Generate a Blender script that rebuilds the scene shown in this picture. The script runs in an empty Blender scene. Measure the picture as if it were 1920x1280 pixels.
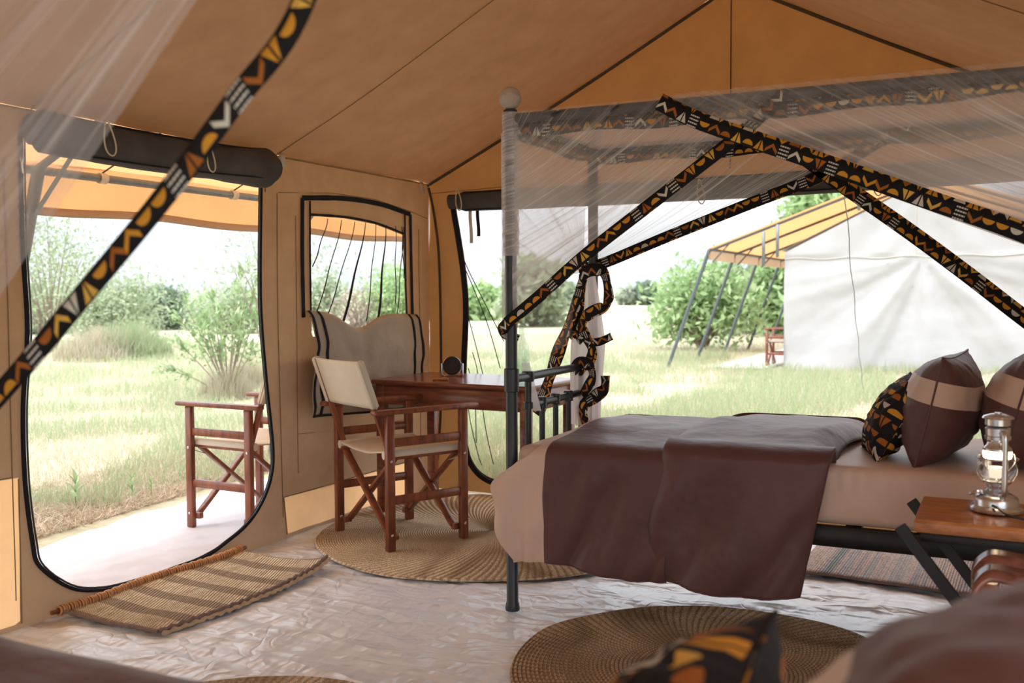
import bpy, math, random
import numpy as np
from mathutils import Matrix, Vector, noise as mnoise
C = bpy.context.scene
col = C.collection
rnd = random.Random(7)
rng = np.random.RandomState(11)
PI = math.pi

# ------------------------------------------------------------------ camera, sky, sun, exposure
F_, PITCH, ROLL, TA, CH = 1829.0, .0477, -.0046, .4691, 1.2
CAM = np.array([3.195, 0, CH])
cd = bpy.data.cameras.new('camera'); cam = bpy.data.objects.new('camera', cd); col.objects.link(cam)
cd.sensor_width = 36; cd.lens = F_ / 1920 * 36; cd.clip_start = .05; cd.clip_end = 2000
cam.matrix_world = (Matrix.Translation(Vector(CAM)) @ Matrix.Rotation(TA, 4, 'Z') @
                    Matrix.Rotation(PI / 2 - PITCH, 4, 'X') @ Matrix.Rotation(ROLL, 4, 'Z'))
cd.dof.use_dof = True; cd.dof.focus_distance = 4.0; cd.dof.aperture_fstop = 3.6
C.camera = cam

w = bpy.data.worlds.new('overcast_sky'); C.world = w; w.use_nodes = True
wn = w.node_tree; wn.nodes.clear()
_o = wn.nodes.new('ShaderNodeOutputWorld'); _b = wn.nodes.new('ShaderNodeBackground')
_tc = wn.nodes.new('ShaderNodeTexCoord'); _sx = wn.nodes.new('ShaderNodeSeparateXYZ')
_ramp = wn.nodes.new('ShaderNodeValToRGB'); _mul = wn.nodes.new('ShaderNodeVectorMath'); _mul.operation = 'MULTIPLY'
_mp = wn.nodes.new('ShaderNodeMapping'); _mp.inputs['Scale'].default_value = (1, 1, 4)
_ns = wn.nodes.new('ShaderNodeTexNoise'); _ns.inputs['Scale'].default_value = 2.2; _ns.inputs['Detail'].default_value = 5
_cl = wn.nodes.new('ShaderNodeValToRGB')
_cl.color_ramp.elements[0].position = .35; _cl.color_ramp.elements[0].color = (.80, .90, 1.0, 1)
_cl.color_ramp.elements[1].position = .62; _cl.color_ramp.elements[1].color = (1.0, 1.0, 1.0, 1)
_ramp.color_ramp.elements[0].position = 0; _ramp.color_ramp.elements[0].color = (.70, .715, .73, 1)
_ramp.color_ramp.elements[1].position = .8; _ramp.color_ramp.elements[1].color = (2.9, 2.9, 2.95, 1)
wn.links.new(_tc.outputs['Generated'], _sx.inputs[0]); wn.links.new(_sx.outputs['Z'], _ramp.inputs[0])
wn.links.new(_tc.outputs['Generated'], _mp.inputs[0]); wn.links.new(_mp.outputs[0], _ns.inputs[0])
wn.links.new(_ns.outputs['Fac'], _cl.inputs[0])
wn.links.new(_ramp.outputs[0], _mul.inputs[0]); wn.links.new(_cl.outputs[0], _mul.inputs[1])
wn.links.new(_mul.outputs[0], _b.inputs[0]); wn.links.new(_b.outputs[0], _o.inputs[0])
_b.inputs[1].default_value = .86
sd = bpy.data.lights.new('sun', 'SUN'); sun = bpy.data.objects.new('sun', sd); col.objects.link(sun)
sd.energy = 1.3; sd.angle = math.radians(35); sd.color = (1, .96, .9)
sun.rotation_euler = (math.radians(32), math.radians(-22), 0)
vs = C.view_settings; vs.view_transform = 'Standard'; vs.look = 'None'; vs.exposure = .90; vs.gamma = 1
vs.use_curve_mapping = False
C.cycles.max_bounces = 10; C.cycles.transparent_max_bounces = 24; C.cycles.diffuse_bounces = 5
C.cycles.transmission_bounces = 6; C.cycles.caustics_reflective = False; C.cycles.caustics_refractive = False
C.cycles.sample_clamp_indirect = 8

# ------------------------------------------------------------------ measuring: photograph pixel -> point on a real plane
def ray(u, v):
    a, b = u - 960, v - 640
    c, s = math.cos(ROLL), math.sin(ROLL)
    a, b = c * a + s * b, -s * a + c * b
    x, fz, fy = a / F_, -b / F_, 1
    c, s = math.cos(PITCH), math.sin(PITCH)
    y = fy * c + fz * s; z = -fy * s + fz * c
    c, s = math.cos(TA), math.sin(TA)
    return np.array([x * c - y * s, x * s + y * c, z])
def at(u, v, ax, val):
    r = ray(u, v); i = 'xyz'.index(ax); return CAM + r * (val - CAM[i]) / r[i]

# ------------------------------------------------------------------ mesh helpers
class MB:
    def __init__(s): s.v = []; s.f = []; s.uv = []; s.n = 0
    def add(s, vs, fs, uvs=None):
        vs = [tuple(float(c) for c in p) for p in vs]
        s.v += vs
        for k, f in enumerate(fs):
            s.f.append(tuple(i + s.n for i in f))
        if uvs is None: s.uv += [(p[0] + p[2] * .37, p[1] + p[2] * .71) for p in vs]
        else: s.uv += [tuple(float(c) for c in q) for q in uvs]
        s.n += len(vs); return s
    def box(s, c, d, rz=0, M=None, bev=0):
        x, y, z = d[0] / 2, d[1] / 2, d[2] / 2
        b = bev
        if b <= 0:
            vs = [(i * x, j * y, k * z) for k in (-1, 1) for j in (-1, 1) for i in (-1, 1)]
            fs = [(0, 2, 3, 1), (4, 5, 7, 6), (0, 1, 5, 4), (2, 6, 7, 3), (0, 4, 6, 2), (1, 3, 7, 5)]
        else:
            b = min(b, x * .9, y * .9, z * .9)
            vs = []; fs = []
            # octagonal rings: chamfered vertical edges plus chamfered top and bottom
            def ring(ix, zz):
                X, Y = x - ix, y - ix
                cc = b
                return [(X - cc, -Y, zz), (X, -Y + cc, zz), (X, Y - cc, zz), (X - cc, Y, zz), (-X + cc, Y, zz), (-X, Y - cc, zz), (-X, -Y + cc, zz), (-X + cc, -Y, zz)]
            rs = [ring(b * .6, -z), ring(0, -z + b), ring(0, z - b), ring(b * .6, z)]
            for r in rs: vs += r
            for k in range(3):
                for i in range(8):
                    j = (i + 1) % 8; fs.append((k * 8 + i, k * 8 + j, k * 8 + 8 + j, k * 8 + 8 + i))
            fs.append(tuple(range(7, -1, -1))); fs.append(tuple(range(24, 32)))
        R = Matrix.Rotation(rz, 3, 'Z') if M is None else M
        vs = [R @ Vector(p) + Vector(c) for p in vs]
        return s.add(vs, fs)
    def bar(s, p, q, wd, th, up=(0, 0, 1), bev=.003):
        p, q, up = Vector(p), Vector(q), Vector(up)
        a = (q - p); L = a.length; a.normalize()
        b = up.cross(a); b.normalize(); c = a.cross(b)
        M = Matrix((a, b, c)).transposed()
        return s.box((p + q) / 2, (L, wd, th), M=M, bev=bev)
    def tube(s, pts, r, n=10, closed=False, caps=True, flat=None):
        pts = [Vector(p) for p in pts]; m = len(pts)
        rs = r if hasattr(r, '__len__') else [r] * m
        vs = []; fs = []; uv = []
        prev = None; acc = 0
        for i, p in enumerate(pts):
            if closed: t = pts[(i + 1) % m] - pts[i - 1]
            else: t = pts[min(i + 1, m - 1)] - pts[max(i - 1, 0)]
            if t.length < 1e-9: t = Vector((0, 0, 1))
            t.normalize()
            if prev is None:
                a = Vector((0, 0, 1)) if abs(t.z) < .9 else Vector((1, 0, 0))
                nrm = (a - t * a.dot(t)).normalized()
            else:
                nrm = prev - t * prev.dot(t)
                nrm = nrm.normalized() if nrm.length > 1e-6 else prev
            prev = nrm; bn = t.cross(nrm)
            if i: acc += (p - pts[i - 1]).length
            for k in range(n):
                an = 2 * PI * k / n
                vs.append(p + nrm * (math.cos(an) * rs[i]) + bn * (math.sin(an) * rs[i] * (flat or 1)))
                uv.append((acc, k / n * 2 * PI * rs[i]))
        for i in range(m if closed else m - 1):
            for k in range(n):
                a = i * n + k; b = i * n + (k + 1) % n; i2 = (i + 1) % m
                fs.append((a, b, i2 * n + (k + 1) % n, i2 * n + k))
        if caps and not closed:
            fs.append(tuple(range(n - 1, -1, -1))); fs.append(tuple((m - 1) * n + k for k in range(n)))
        return s.add(vs, fs, uv)
    def lathe(s, prof, c=(0, 0, 0), n=24, M=None, sx=1, sy=1):
        vs = []; fs = []
        for r, z in prof:
            for k in range(n):
                a = 2 * PI * k / n; vs.append((r * math.cos(a) * sx, r * math.sin(a) * sy, z))
        m = len(prof)
        for i in range(m - 1):
            for k in range(n):
                j = (k + 1) % n; fs.append((i * n + k, i * n + j, (i + 1) * n + j, (i + 1) * n + k))
        if prof[0][0] > 1e-4: fs.append(tuple(range(n - 1, -1, -1)))
        if prof[-1][0] > 1e-4: fs.append(tuple((m - 1) * n + k for k in range(n)))
        M = M or Matrix.Identity(3)
        return s.add([M @ Vector(p) + Vector(c) for p in vs], fs)
    def grid(s, fn, nu, nv, uvf=None, closed_u=False):
        vs = []; uv = []; fs = []
        for j in range(nv + 1):
            for i in range(nu + 1):
                a, b = i / nu, j / nv; vs.append(fn(a, b)); uv.append(uvf(a, b) if uvf else (a, b))
        for j in range(nv):
            for i in range(nu):
                a = j * (nu + 1) + i; fs.append((a, a + 1, a + nu + 2, a + nu + 1))
        return s.add(vs, fs, uv)
    def strip(s, pts, wd, side, u0=0, thick=.0):
        """cloth tape along pts, wd wide across 'side' (one vector or one per point)"""
        pts = [Vector(p) for p in pts]; vs = []; uv = []; fs = []; acc = u0
        for i, p in enumerate(pts):
            sd_ = Vector(side[i] if hasattr(side[0], '__len__') else side).normalized()
            if i: acc += (p - pts[i - 1]).length
            ww = wd[i] if hasattr(wd, '__len__') else wd
            vs += [p - sd_ * ww / 2, p + sd_ * ww / 2]; uv += [(acc, 0), (acc, ww)]
            if i: k = 2 * i; fs.append((k - 2, k - 1, k + 1, k))
        return s.add(vs, fs, uv)
    def build(s, name, mat, parent=None, smooth=True, solid=0, loc=None, subsurf=0):
        me = bpy.data.meshes.new(name); me.from_pydata(s.v, [], s.f)
        ul = me.uv_layers.new(name='UVMap')
        li = np.empty(len(me.loops), dtype=np.int32); me.loops.foreach_get('vertex_index', li)
        ul.data.foreach_set('uv', np.array(s.uv, dtype=np.float32)[li].ravel())
        if smooth:
            me.polygons.foreach_set('use_smooth', [True] * len(me.polygons))
        me.materials.append(mat); me.update()
        if smooth:
            try: me.set_sharp_from_angle(angle=math.radians(38))
            except Exception: pass
        o = bpy.data.objects.new(name, me); col.objects.link(o)
        if parent: o.parent = parent
        if loc is not None: o.location = loc
        if solid:
            md = o.modifiers.new('solid', 'SOLIDIFY'); md.thickness = solid; md.offset = 0
        if subsurf:
            md = o.modifiers.new('sub', 'SUBSURF'); md.levels = md.render_levels = subsurf
        return o

def thing(name, label, cat, loc=(0, 0, 0), rz=0, group=None):
    o = bpy.data.objects.new(name, None); col.objects.link(o); o.location = loc; o.rotation_euler = (0, 0, rz)
    o.empty_display_size = .1
    return tag(o, label, cat, group)
def tag(o, label=None, cat=None, group=None, kind=None):
    if label: o['label'] = label
    if cat: o['category'] = cat
    if group: o['group'] = group
    if kind: o['kind'] = kind
    return o
def struct(o, label=None, cat=None):
    o['kind'] = 'structure'
    if label: o['label'] = label
    if cat: o['category'] = cat
    return o
def sempty(name, label, cat, loc=(0, 0, 0)):
    o = bpy.data.objects.new(name, None); col.objects.link(o); o.location = loc; return struct(o, label, cat)
def dup(o, parent=None):
    c = o.copy(); col.objects.link(c)
    if parent: c.parent = parent
    for ch in list(o.children): dup(ch, c)
    return c
def spline(pts, n=6, closed=False):
    P = [Vector(p) for p in pts]; m = len(P); out = []
    rngi = range(m if closed else m - 1)
    for i in rngi:
        p0 = P[i - 1] if (closed or i > 0) else P[0]; p1 = P[i]; p2 = P[(i + 1) % m]; p3 = P[(i + 2) % m] if (closed or i + 2 < m) else P[-1]
        for k in range(n):
            t = k / n
            out.append(.5 * ((2 * p1) + (p2 - p0) * t + (2 * p0 - 5 * p1 + 4 * p2 - p3) * t * t + (3 * p1 - p0 - 3 * p2 + p3) * t ** 3))
    if not closed: out.append(P[-1])
    return out
def nz(x, y, z=0.0): return mnoise.noise(Vector((x, y, z)))

# ------------------------------------------------------------------ materials
class NT:
    def __init__(s, name):
        s.m = bpy.data.materials.new(name); s.m.use_nodes = True; s.t = s.m.node_tree; s.t.nodes.clear()
        s.out = s.t.nodes.new('ShaderNodeOutputMaterial')
    def n(s, typ, **kw):
        nd = s.t.nodes.new('ShaderNode' + typ)
        for k, v in kw.items(): setattr(nd, k, v)
        return nd
    def put(s, sock, v):
        if v is None: return
        if hasattr(v, 'is_linked') or isinstance(v, bpy.types.NodeSocket): s.t.links.new(v, sock)
        else:
            if hasattr(sock.default_value, '__len__') and hasattr(v, '__len__') and len(v) == 3 and len(sock.default_value) == 4: v = (*v, 1)
            sock.default_value = v
    def ma(s, op, a, b=None, c=None):
        nd = s.n('Math', operation=op)
        s.put(nd.inputs[0], a); s.put(nd.inputs[1], b); s.put(nd.inputs[2], c); return nd.outputs[0]
    def mix(s, f, a, b, blend='MIX'):
        nd = s.n('Mix', data_type='RGBA', blend_type=blend); s.put(nd.inputs[0], f); s.put(nd.inputs[6], a); s.put(nd.inputs[7], b); return nd.outputs[2]
    def noise(s, scale, detail=3, vec=None, mapscale=None, out='Fac', rough=.5):
        nd = s.n('TexNoise'); nd.inputs['Scale'].default_value = scale; nd.inputs['Detail'].default_value = detail
        nd.inputs['Roughness'].default_value = rough
        v = vec if vec is not None else s.coord('Object')
        if mapscale:
            mp = s.n('Mapping'); mp.inputs['Scale'].default_value = mapscale; s.put(mp.inputs[0], v); v = mp.outputs[0]
        s.put(nd.inputs['Vector'], v); return nd.outputs[out]
    def coord(s, k='Object'):
        if not hasattr(s, '_tc'): s._tc = s.n('TexCoord')
        return s._tc.outputs[k]
    def sep(s, v): nd = s.n('SeparateXYZ'); s.put(nd.inputs[0], v); return nd.outputs
    def comb(s, x, y, z=0): nd = s.n('CombineXYZ'); s.put(nd.inputs[0], x); s.put(nd.inputs[1], y); s.put(nd.inputs[2], z); return nd.outputs[0]
    def ramp(s, f, els):
        nd = s.n('ValToRGB'); r = nd.color_ramp
        while len(r.elements) > len(els): r.elements.remove(r.elements[-1])
        while len(r.elements) < len(els): r.elements.new(.5)
        for e, (p, c) in zip(r.elements, els): e.position = p; e.color = (*c, 1) if len(c) == 3 else c
        s.put(nd.inputs[0], f); return nd.outputs[0]
    def bump(s, h, strength=.3, dist=.01, normal=None):
        nd = s.n('Bump'); nd.inputs['Strength'].default_value = strength; nd.inputs['Distance'].default_value = dist
        s.put(nd.inputs['Height'], h)
        if normal is not None: s.put(nd.inputs['Normal'], normal)
        return nd.outputs[0]
    def pbsdf(s, colr, rough=.6, metal=0, normal=None, spec=None, sheen=0, coat=0, trans=0):
        nd = s.n('BsdfPrincipled'); s.put(nd.inputs['Base Color'], colr); s.put(nd.inputs['Roughness'], rough); s.put(nd.inputs['Metallic'], metal)
        if normal is not None: s.put(nd.inputs['Normal'], normal)
        if spec is not None: nd.inputs['Specular IOR Level'].default_value = spec
        if sheen: nd.inputs['Sheen Weight'].default_value = sheen
        if coat: nd.inputs['Coat Weight'].default_value = coat; nd.inputs['Coat Roughness'].default_value = .15
        if trans: nd.inputs['Transmission Weight'].default_value = trans
        return nd.outputs[0]
    def mixs(s, f, a, b): nd = s.n('MixShader'); s.put(nd.inputs[0], f); s.put(nd.inputs[1], a); s.put(nd.inputs[2], b); return nd.outputs[0]
    def done(s, sh): s.t.links.new(sh, s.out.inputs[0]); return s.m

def cloth(name, c, var=.12, trans=0, tcol=None, rough=.85, wrinkle=.25, scale=14, sheen=0, spec=.2, dist=.01, stain=0):
    t = NT(name)
    f = t.noise(6, 4)
    dark = tuple(x * (1 - var) for x in c); lite = tuple(min(1, x * (1 + var)) for x in c)
    cc = t.ramp(f, [(.3, dark), (.7, lite)])
    if stain:
        cc = t.mix(t.ramp(t.noise(1.7, 5, rough=.65), [(.52, (0, 0, 0)), (.75, (stain,) * 3)]), cc, tuple(x * .6 for x in c))
    h = t.noise(scale, 3, rough=.45)
    nrm = t.bump(h, wrinkle, dist)
    sh = t.pbsdf(cc, rough, 0, nrm, spec, sheen)
    if trans:
        tr = t.n('BsdfTranslucent'); t.put(tr.inputs[0], tcol or c); t.put(tr.inputs[1], nrm)
        sh = t.mixs(trans, sh, tr.outputs[0])
    return t.done(sh)
def plain(name, c, rough=.5, metal=0, spec=None, coat=0, bumpsc=0, bs=.2):
    t = NT(name)
    f = t.noise(25, 3)
    cc = t.ramp(f, [(.3, tuple(x * .88 for x in c)), (.7, tuple(min(1, x * 1.1) for x in c))])
    nrm = t.bump(t.noise(bumpsc, 3), bs, .003) if bumpsc else None
    return t.done(t.pbsdf(cc, rough, metal, nrm, spec, coat=coat))
def wood(name, c, c2, scale=(2, 30, 30), rough=.4, coat=.2):
    t = NT(name)
    f = t.noise(3, 6, mapscale=scale, rough=.6)
    cc = t.ramp(f, [(.28, c2), (.5, c), (.75, tuple(min(1, x * 1.45) for x in c))])
    return t.done(t.pbsdf(cc, rough, 0, t.bump(f, .12, .002), .4, coat=coat))
def netmat(name, base, amp, fold_u=70, fold_v=1.3, c=(.90, .90, 1.0), lo=.45, hi=.72, gather=0, transl=.45, pw=1.5):
    """woven gauze: open weave lets light through, gathered folds are denser; folds run along v of the UVs"""
    t = NT(name)
    uv = t.n('UVMap').outputs[0]
    f1 = t.noise(1, 3, vec=uv, mapscale=(fold_u, fold_v, 1), rough=.55)
    f2 = t.noise(1, 2, vec=uv, mapscale=(fold_u * .22, fold_v * .6, 1))
    s_ = t.ma('ADD', t.ma('MULTIPLY', f1, .62), t.ma('MULTIPLY', f2, .38))
    mr = t.n('MapRange', clamp=True); t.put(mr.inputs[0], s_); mr.inputs[1].default_value = lo; mr.inputs[2].default_value = hi
    mr.inputs[3].default_value = 0; mr.inputs[4].default_value = 1
    al = t.ma('MULTIPLY_ADD', t.ma('POWER', mr.outputs[0], pw), amp, base)
    if gather: al = t.ma('MULTIPLY_ADD', t.ma('POWER', t.sep(uv)[1], 1.6), gather, al)
    al = t.ma('MINIMUM', al, .93)
    df = t.n('BsdfDiffuse'); t.put(df.inputs[0], c)
    tl = t.n('BsdfTranslucent'); t.put(tl.inputs[0], c)
    tp = t.n('BsdfTransparent')
    return t.done(t.mixs(al, tp.outputs[0], t.mixs(transl, df.outputs[0], tl.outputs[0])))
def mudcloth(name, cell=.034):
    t = NT(name)
    uv = t.n('UVMap').outputs[0]
    x, y, _ = t.sep(uv)
    x = t.ma('DIVIDE', x, cell); y = t.ma('DIVIDE', y, cell)
    row = t.ma('FLOOR', y); x = t.ma('ADD', x, t.ma('MULTIPLY', row, .37))
    ix = t.ma('FLOOR', x); fx = t.ma('FRACT', x); fy = t.ma('FRACT', y)
    wn_ = t.n('TexWhiteNoise', noise_dimensions='2D'); t.put(wn_.inputs['Vector'], t.comb(ix, row))
    sc = t.n('SeparateColor'); t.put(sc.inputs[0], wn_.outputs['Color']); r, g, b = sc.outputs[0], sc.outputs[1], sc.outputs[2]
    flip = t.ma('GREATER_THAN', r, .5)
    gy = t.ma('ABSOLUTE', t.ma('SUBTRACT', fy, flip))
    ax = t.ma('ABSOLUTE', t.ma('SUBTRACT', fx, .5))
    LT = lambda a, c_: t.ma('LESS_THAN', a, c_)
    GT = lambda a, c_: t.ma('GREATER_THAN', a, c_)
    AND = lambda a, c_: t.ma('MULTIPLY', a, c_)
    d = t.ma('SQRT', t.ma('ADD', t.ma('POWER', ax, 2), t.ma('POWER', t.ma('ABSOLUTE', t.ma('SUBTRACT', gy, .2)), 2)))
    half = AND(LT(d, .44), GT(gy, .24))
    tri = AND(AND(LT(ax, t.ma('MULTIPLY', t.ma('SUBTRACT', 1, gy), .5)), GT(gy, .1)), GT(ax, .05))
    chev = LT(t.ma('ABSOLUTE', t.ma('SUBTRACT', t.ma('SUBTRACT', gy, .22), t.ma('MULTIPLY', ax, 1.0))), .15)
    bars = AND(LT(t.ma('FRACT', t.ma('MULTIPLY', gy, 3.5)), .42), AND(LT(ax, .4), GT(t.ma('FRACT', t.ma('MULTIPLY', fx, 5)), .22)))
    def pick(lo_, hi_): return AND(GT(g, lo_), LT(g, hi_))
    colr = AND(half, pick(-1, .36)); colr = t.ma('MAXIMUM', colr, AND(tri, pick(.36, .60))); colr = t.ma('MAXIMUM', colr, AND(chev, pick(.60, .86)))
    white = AND(bars, pick(.86, 2))
    pal = t.ramp(b, [(0, (.62, .29, .035)), (.38, (.70, .42, .09)), (.6, (.36, .12, .025)), (.86, (.62, .60, .55))])
    for e in pal.node.color_ramp.elements: pass
    pal.node.color_ramp.interpolation = 'CONSTANT'
    cc = t.mix(colr, (.012, .011, .014), pal); cc = t.mix(white, cc, (.66, .64, .62))
    return t.done(t.pbsdf(cc, .8, 0, t.bump(t.noise(30, 2), .2, .005), .2))

M = {}
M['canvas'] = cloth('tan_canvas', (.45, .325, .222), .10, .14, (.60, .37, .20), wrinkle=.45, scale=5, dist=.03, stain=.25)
M['roof'] = cloth('tan_roof_canvas', (.42, .305, .215), .10, .12, (.52, .35, .20), wrinkle=.35, scale=4, dist=.03, stain=.3)
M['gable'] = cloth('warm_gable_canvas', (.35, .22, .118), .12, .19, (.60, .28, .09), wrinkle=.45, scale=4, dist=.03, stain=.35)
M['skirt'] = cloth('orange_skirt_sheet', (.80, .58, .36), .14, .55, (.95, .60, .30), stain=.3)
M['fly'] = cloth('orange_fly_sheet', (.50, .27, .13), .10, .55, (.72, .36, .15), stain=.45)
M['valance'] = cloth('valance_canvas', (.54, .41, .30), .06, .4, (.62, .44, .30), stain=.2)
M['seam'] = cloth('dark_seam', (.10, .075, .05))
M['seam_tan'] = cloth('tan_seam', (.27, .18, .10))
M['zip'] = cloth('black_zip_tape', (.018, .017, .024), wrinkle=.6, scale=160, dist=.004)
M['roll'] = cloth('charcoal_mesh_roll', (.085, .078, .080), .2, wrinkle=.6, scale=9, dist=.02)
M['flap'] = cloth('grey_beige_flap', (.43, .37, .30), .08, .12, (.5, .36, .2), wrinkle=.8, scale=7, dist=.02)
M['cord'] = plain('cream_cord', (.55, .48, .36), .9)
M['tape'] = plain('cream_tape', (.60, .55, .48), .9)
M['white_canvas'] = cloth('white_canvas', (.49, .485, .495), .03, .12, (.5, .49, .48), wrinkle=.6, scale=1.6, dist=.06)
M['sheet'] = cloth('veranda_sheet', (.60, .60, .64), .04, wrinkle=.8, scale=5, dist=.02)
M['duvet'] = cloth('brown_satin', (.105, .043, .044), .12, rough=.5, wrinkle=.8, scale=7, spec=.45, sheen=.08, dist=.016)
M['beige'] = cloth('beige_satin', (.62, .455, .375), .05, rough=.5, wrinkle=.45, scale=10, spec=.35, sheen=.15, dist=.012)
M['chair_canvas'] = cloth('cream_chair_canvas', (.66, .60, .50), .05, wrinkle=.3, scale=12)
M['iron'] = plain('blue_black_iron', (.035, .042, .052), .38, .3, .5)
M['dark_iron'] = plain('dark_iron', (.012, .011, .012), .5, .2)
M['pole'] = plain('galvanised_pole', (.17, .19, .21), .45, .5)
M['pole_far'] = plain('painted_pole', (.09, .11, .12), .5, .2)
M['wood'] = wood('red_brown_wood', (.22, .066, .030), (.10, .030, .016), (9, 9, 2), .38, .25)
M['desk'] = wood('mahogany_desk', (.20, .062, .038), (.10, .032, .022), (3, 22, 22), .28, .35)
M['table'] = wood('orange_brown_table', (.44, .17, .055), (.25, .08, .025), (4, 16, 16), .30, .35)
M['gloss_wood'] = wood('glossy_brown_wood', (.17, .060, .042), (.085, .03, .022), (9, 9, 9), .24, .45)
M['chrome'] = plain('silver_metal', (.66, .67, .71), .27, .92)
M['black'] = plain('black_plastic', (.015, .015, .018), .35)
M['bark'] = plain('grey_bark', (.26, .20, .16), .9)
M['net'] = netmat('white_gauze', .17, .95, 95, 1.0, gather=.42, pw=2.3)
M['net_right'] = netmat('white_gauze_doubled', .20, .80, 60, .8, gather=1.1, pw=2.2)
M['net_dense'] = netmat('white_gauze_gathered', .38, .60, lo=.38, hi=.62)
M['net_thin'] = netmat('white_gauze_single', .13, .14, 8, 1)
M['net_top'] = netmat('white_gauze_roof', .62, .10, 5, 3)
M['net_near'] = netmat('white_gauze_front', .27, .55, 22, .8, lo=.46, hi=.68)
M['net_tail'] = netmat('white_gauze_tail', .70, .24, 30, .5, c=(.97, .96, 1.0), transl=.75)
M['mud'] = mudcloth('printed_cotton', .040)
M['mud_big'] = mudcloth('printed_cotton_cushion', .052)
M['screen'] = netmat('black_insect_mesh', .07, .85, 16, .8, c=(.02, .02, .035), lo=.60, hi=.80, transl=.2)

t = NT('groundsheet')      # crinkled vinyl groundsheet
o_ = t.coord('Object')
h1 = t.noise(1.0, 3, rough=.5, vec=None, mapscale=(1.2, 3.4, 1)); h1 = t.ma('ABSOLUTE', t.ma('SUBTRACT', h1, .5)); h3 = t.ma('ABSOLUTE', t.ma('SUBTRACT', t.noise(1.0, 3, rough=.5, mapscale=(5.5, 2.6, 1)), .5)); vor = t.n('TexVoronoi', feature='DISTANCE_TO_EDGE'); vor.inputs['Scale'].default_value = 3.4
mpv = t.n('Mapping'); mpv.inputs['Rotation'].default_value = (0, 0, .5); mpv.inputs['Scale'].default_value = (1, 2.6, 1)
wv = t.n('VectorMath', operation='ADD'); nzv = t.n('TexNoise'); nzv.inputs['Scale'].default_value = 2.5; t.put(nzv.inputs[0], o_)
t.put(wv.inputs[0], o_); t.put(wv.inputs[1], nzv.outputs['Color']); t.put(mpv.inputs[0], wv.outputs[0]); t.put(vor.inputs['Vector'], mpv.outputs[0])
ed = t.ma('MINIMUM', vor.outputs['Distance'], .12)
hh = t.ma('ADD', t.ma('MULTIPLY', h1, -2.6), t.ma('ADD', t.ma('MULTIPLY', h3, -1.1), t.ma('MULTIPLY', ed, .35)))
cc = t.ramp(t.noise(1.3, 5, rough=.6), [(.35, (.79, .83, .88)), (.62, (.84, .90, .98))])
M['floor'] = t.done(t.pbsdf(cc, .36, 0, t.bump(hh, 1.0, .06), .6))

def strawmat(name, c, c2, coil=.0115, beads=150):
    t = NT(name); x, y, z = t.sep(t.coord('Object'))
    r = t.ma('SQRT', t.ma('ADD', t.ma('MULTIPLY', x, x), t.ma('MULTIPLY', y, y)))
    th = t.ma('ARCTAN2', y, x)
    bead = t.ma('SINE', t.ma('ADD', t.ma('MULTIPLY', th, beads), t.ma('MULTIPLY', r, 60)))
    ring = t.ma('SINE', t.ma('MULTIPLY', r, 2 * PI / coil))
    f = t.noise(60, 3, vec=t.comb(t.ma('MULTIPLY', th, 1.2), r), rough=.6)
    big = t.noise(3, 3)
    cc = t.ramp(t.ma('ADD', t.ma('MULTIPLY', f, .7), t.ma('MULTIPLY', big, .3)), [(.3, c2), (.5, c), (.72, tuple(min(1, k * 1.3) for k in c))])
    cc = t.mix(t.ma('MULTIPLY', t.ma('LESS_THAN', bead, -.45), .55), cc, c2); cc = t.mix(t.ma('MULTIPLY', t.ma('LESS_THAN', ring, -.55), .6), cc, c2)
    h = t.ma('ADD', t.ma('MULTIPLY', bead, .5), t.ma('MULTIPLY', f, .8))
    return t.done(t.pbsdf(cc, .85, 0, t.bump(h, .7, .006), .2))
M['straw'] = strawmat('pale_straw', (.72, .59, .42), (.26, .17, .09))
M['straw_dark'] = strawmat('brown_straw', (.50, .36, .22), (.13, .08, .045), .0135, 120)
t = NT('jute_weave'); x, y, z = t.sep(t.coord('Object'))
st = t.ma('SINE', t.ma('ADD', t.ma('MULTIPLY', y, 2 * PI / .165), 1.2))
f = t.noise(14, 4, mapscale=(6, 1, 1), rough=.7)
knot = t.ma('SINE', t.ma('MULTIPLY', t.ma('ADD', x, t.ma('MULTIPLY', t.ma('FLOOR', t.ma('DIVIDE', y, .0118)), .0052)), 2 * PI / .0135))
cc = t.ramp(f, [(.3, (.50, .38, .24)), (.6, (.84, .73, .54))])
cc = t.mix(t.ma('MULTIPLY', t.ma('GREATER_THAN', st, .35), .62), cc, (.22, .155, .115))
cc = t.mix(t.ma('MULTIPLY', t.ma('LESS_THAN', knot, -.5), .4), cc, (.2, .13, .08))
M['jute'] = t.done(t.pbsdf(cc, .9, 0, t.bump(t.ma('ADD', knot, f), .7, .005), .15))
M['jute_rope'] = plain('jute_rope', (.46, .34, .22), .9, bumpsc=120, bs=.6)
M['dark_rope'] = plain('dark_jute_rope', (.20, .14, .12), .9, bumpsc=120, bs=.6)
M['cane'] = plain('cane_binding', (.50, .25, .10), .6)
t = NT('rag_weave'); x, y, z = t.sep(t.coord('Object'))
sx_ = t.comb(t.ma('MULTIPLY', x, 1), 0, 0)
cr = t.ramp(t.noise(11, 2, vec=sx_), [(.26, (.36, .24, .30)), (.34, (.12, .26, .27)), (.42, (.36, .36, .42)), (.49, (.60, .50, .46)), (.55, (.30, .38, .42)), (.62, (.50, .45, .50)), (.72, (.16, .30, .31))])
th = t.ma('SINE', t.ma('MULTIPLY', x, 2 * PI / .011))
spk = t.noise(90, 2)
cc = t.mix(t.ma('MULTIPLY', t.ma('GREATER_THAN', th, .5), .5), cr, (.70, .62, .58))
cc = t.mix(t.ramp(spk, [(.45, (0, 0, 0)), (.65, (.6, .6, .6))]), cc, (.16, .15, .17))
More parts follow.
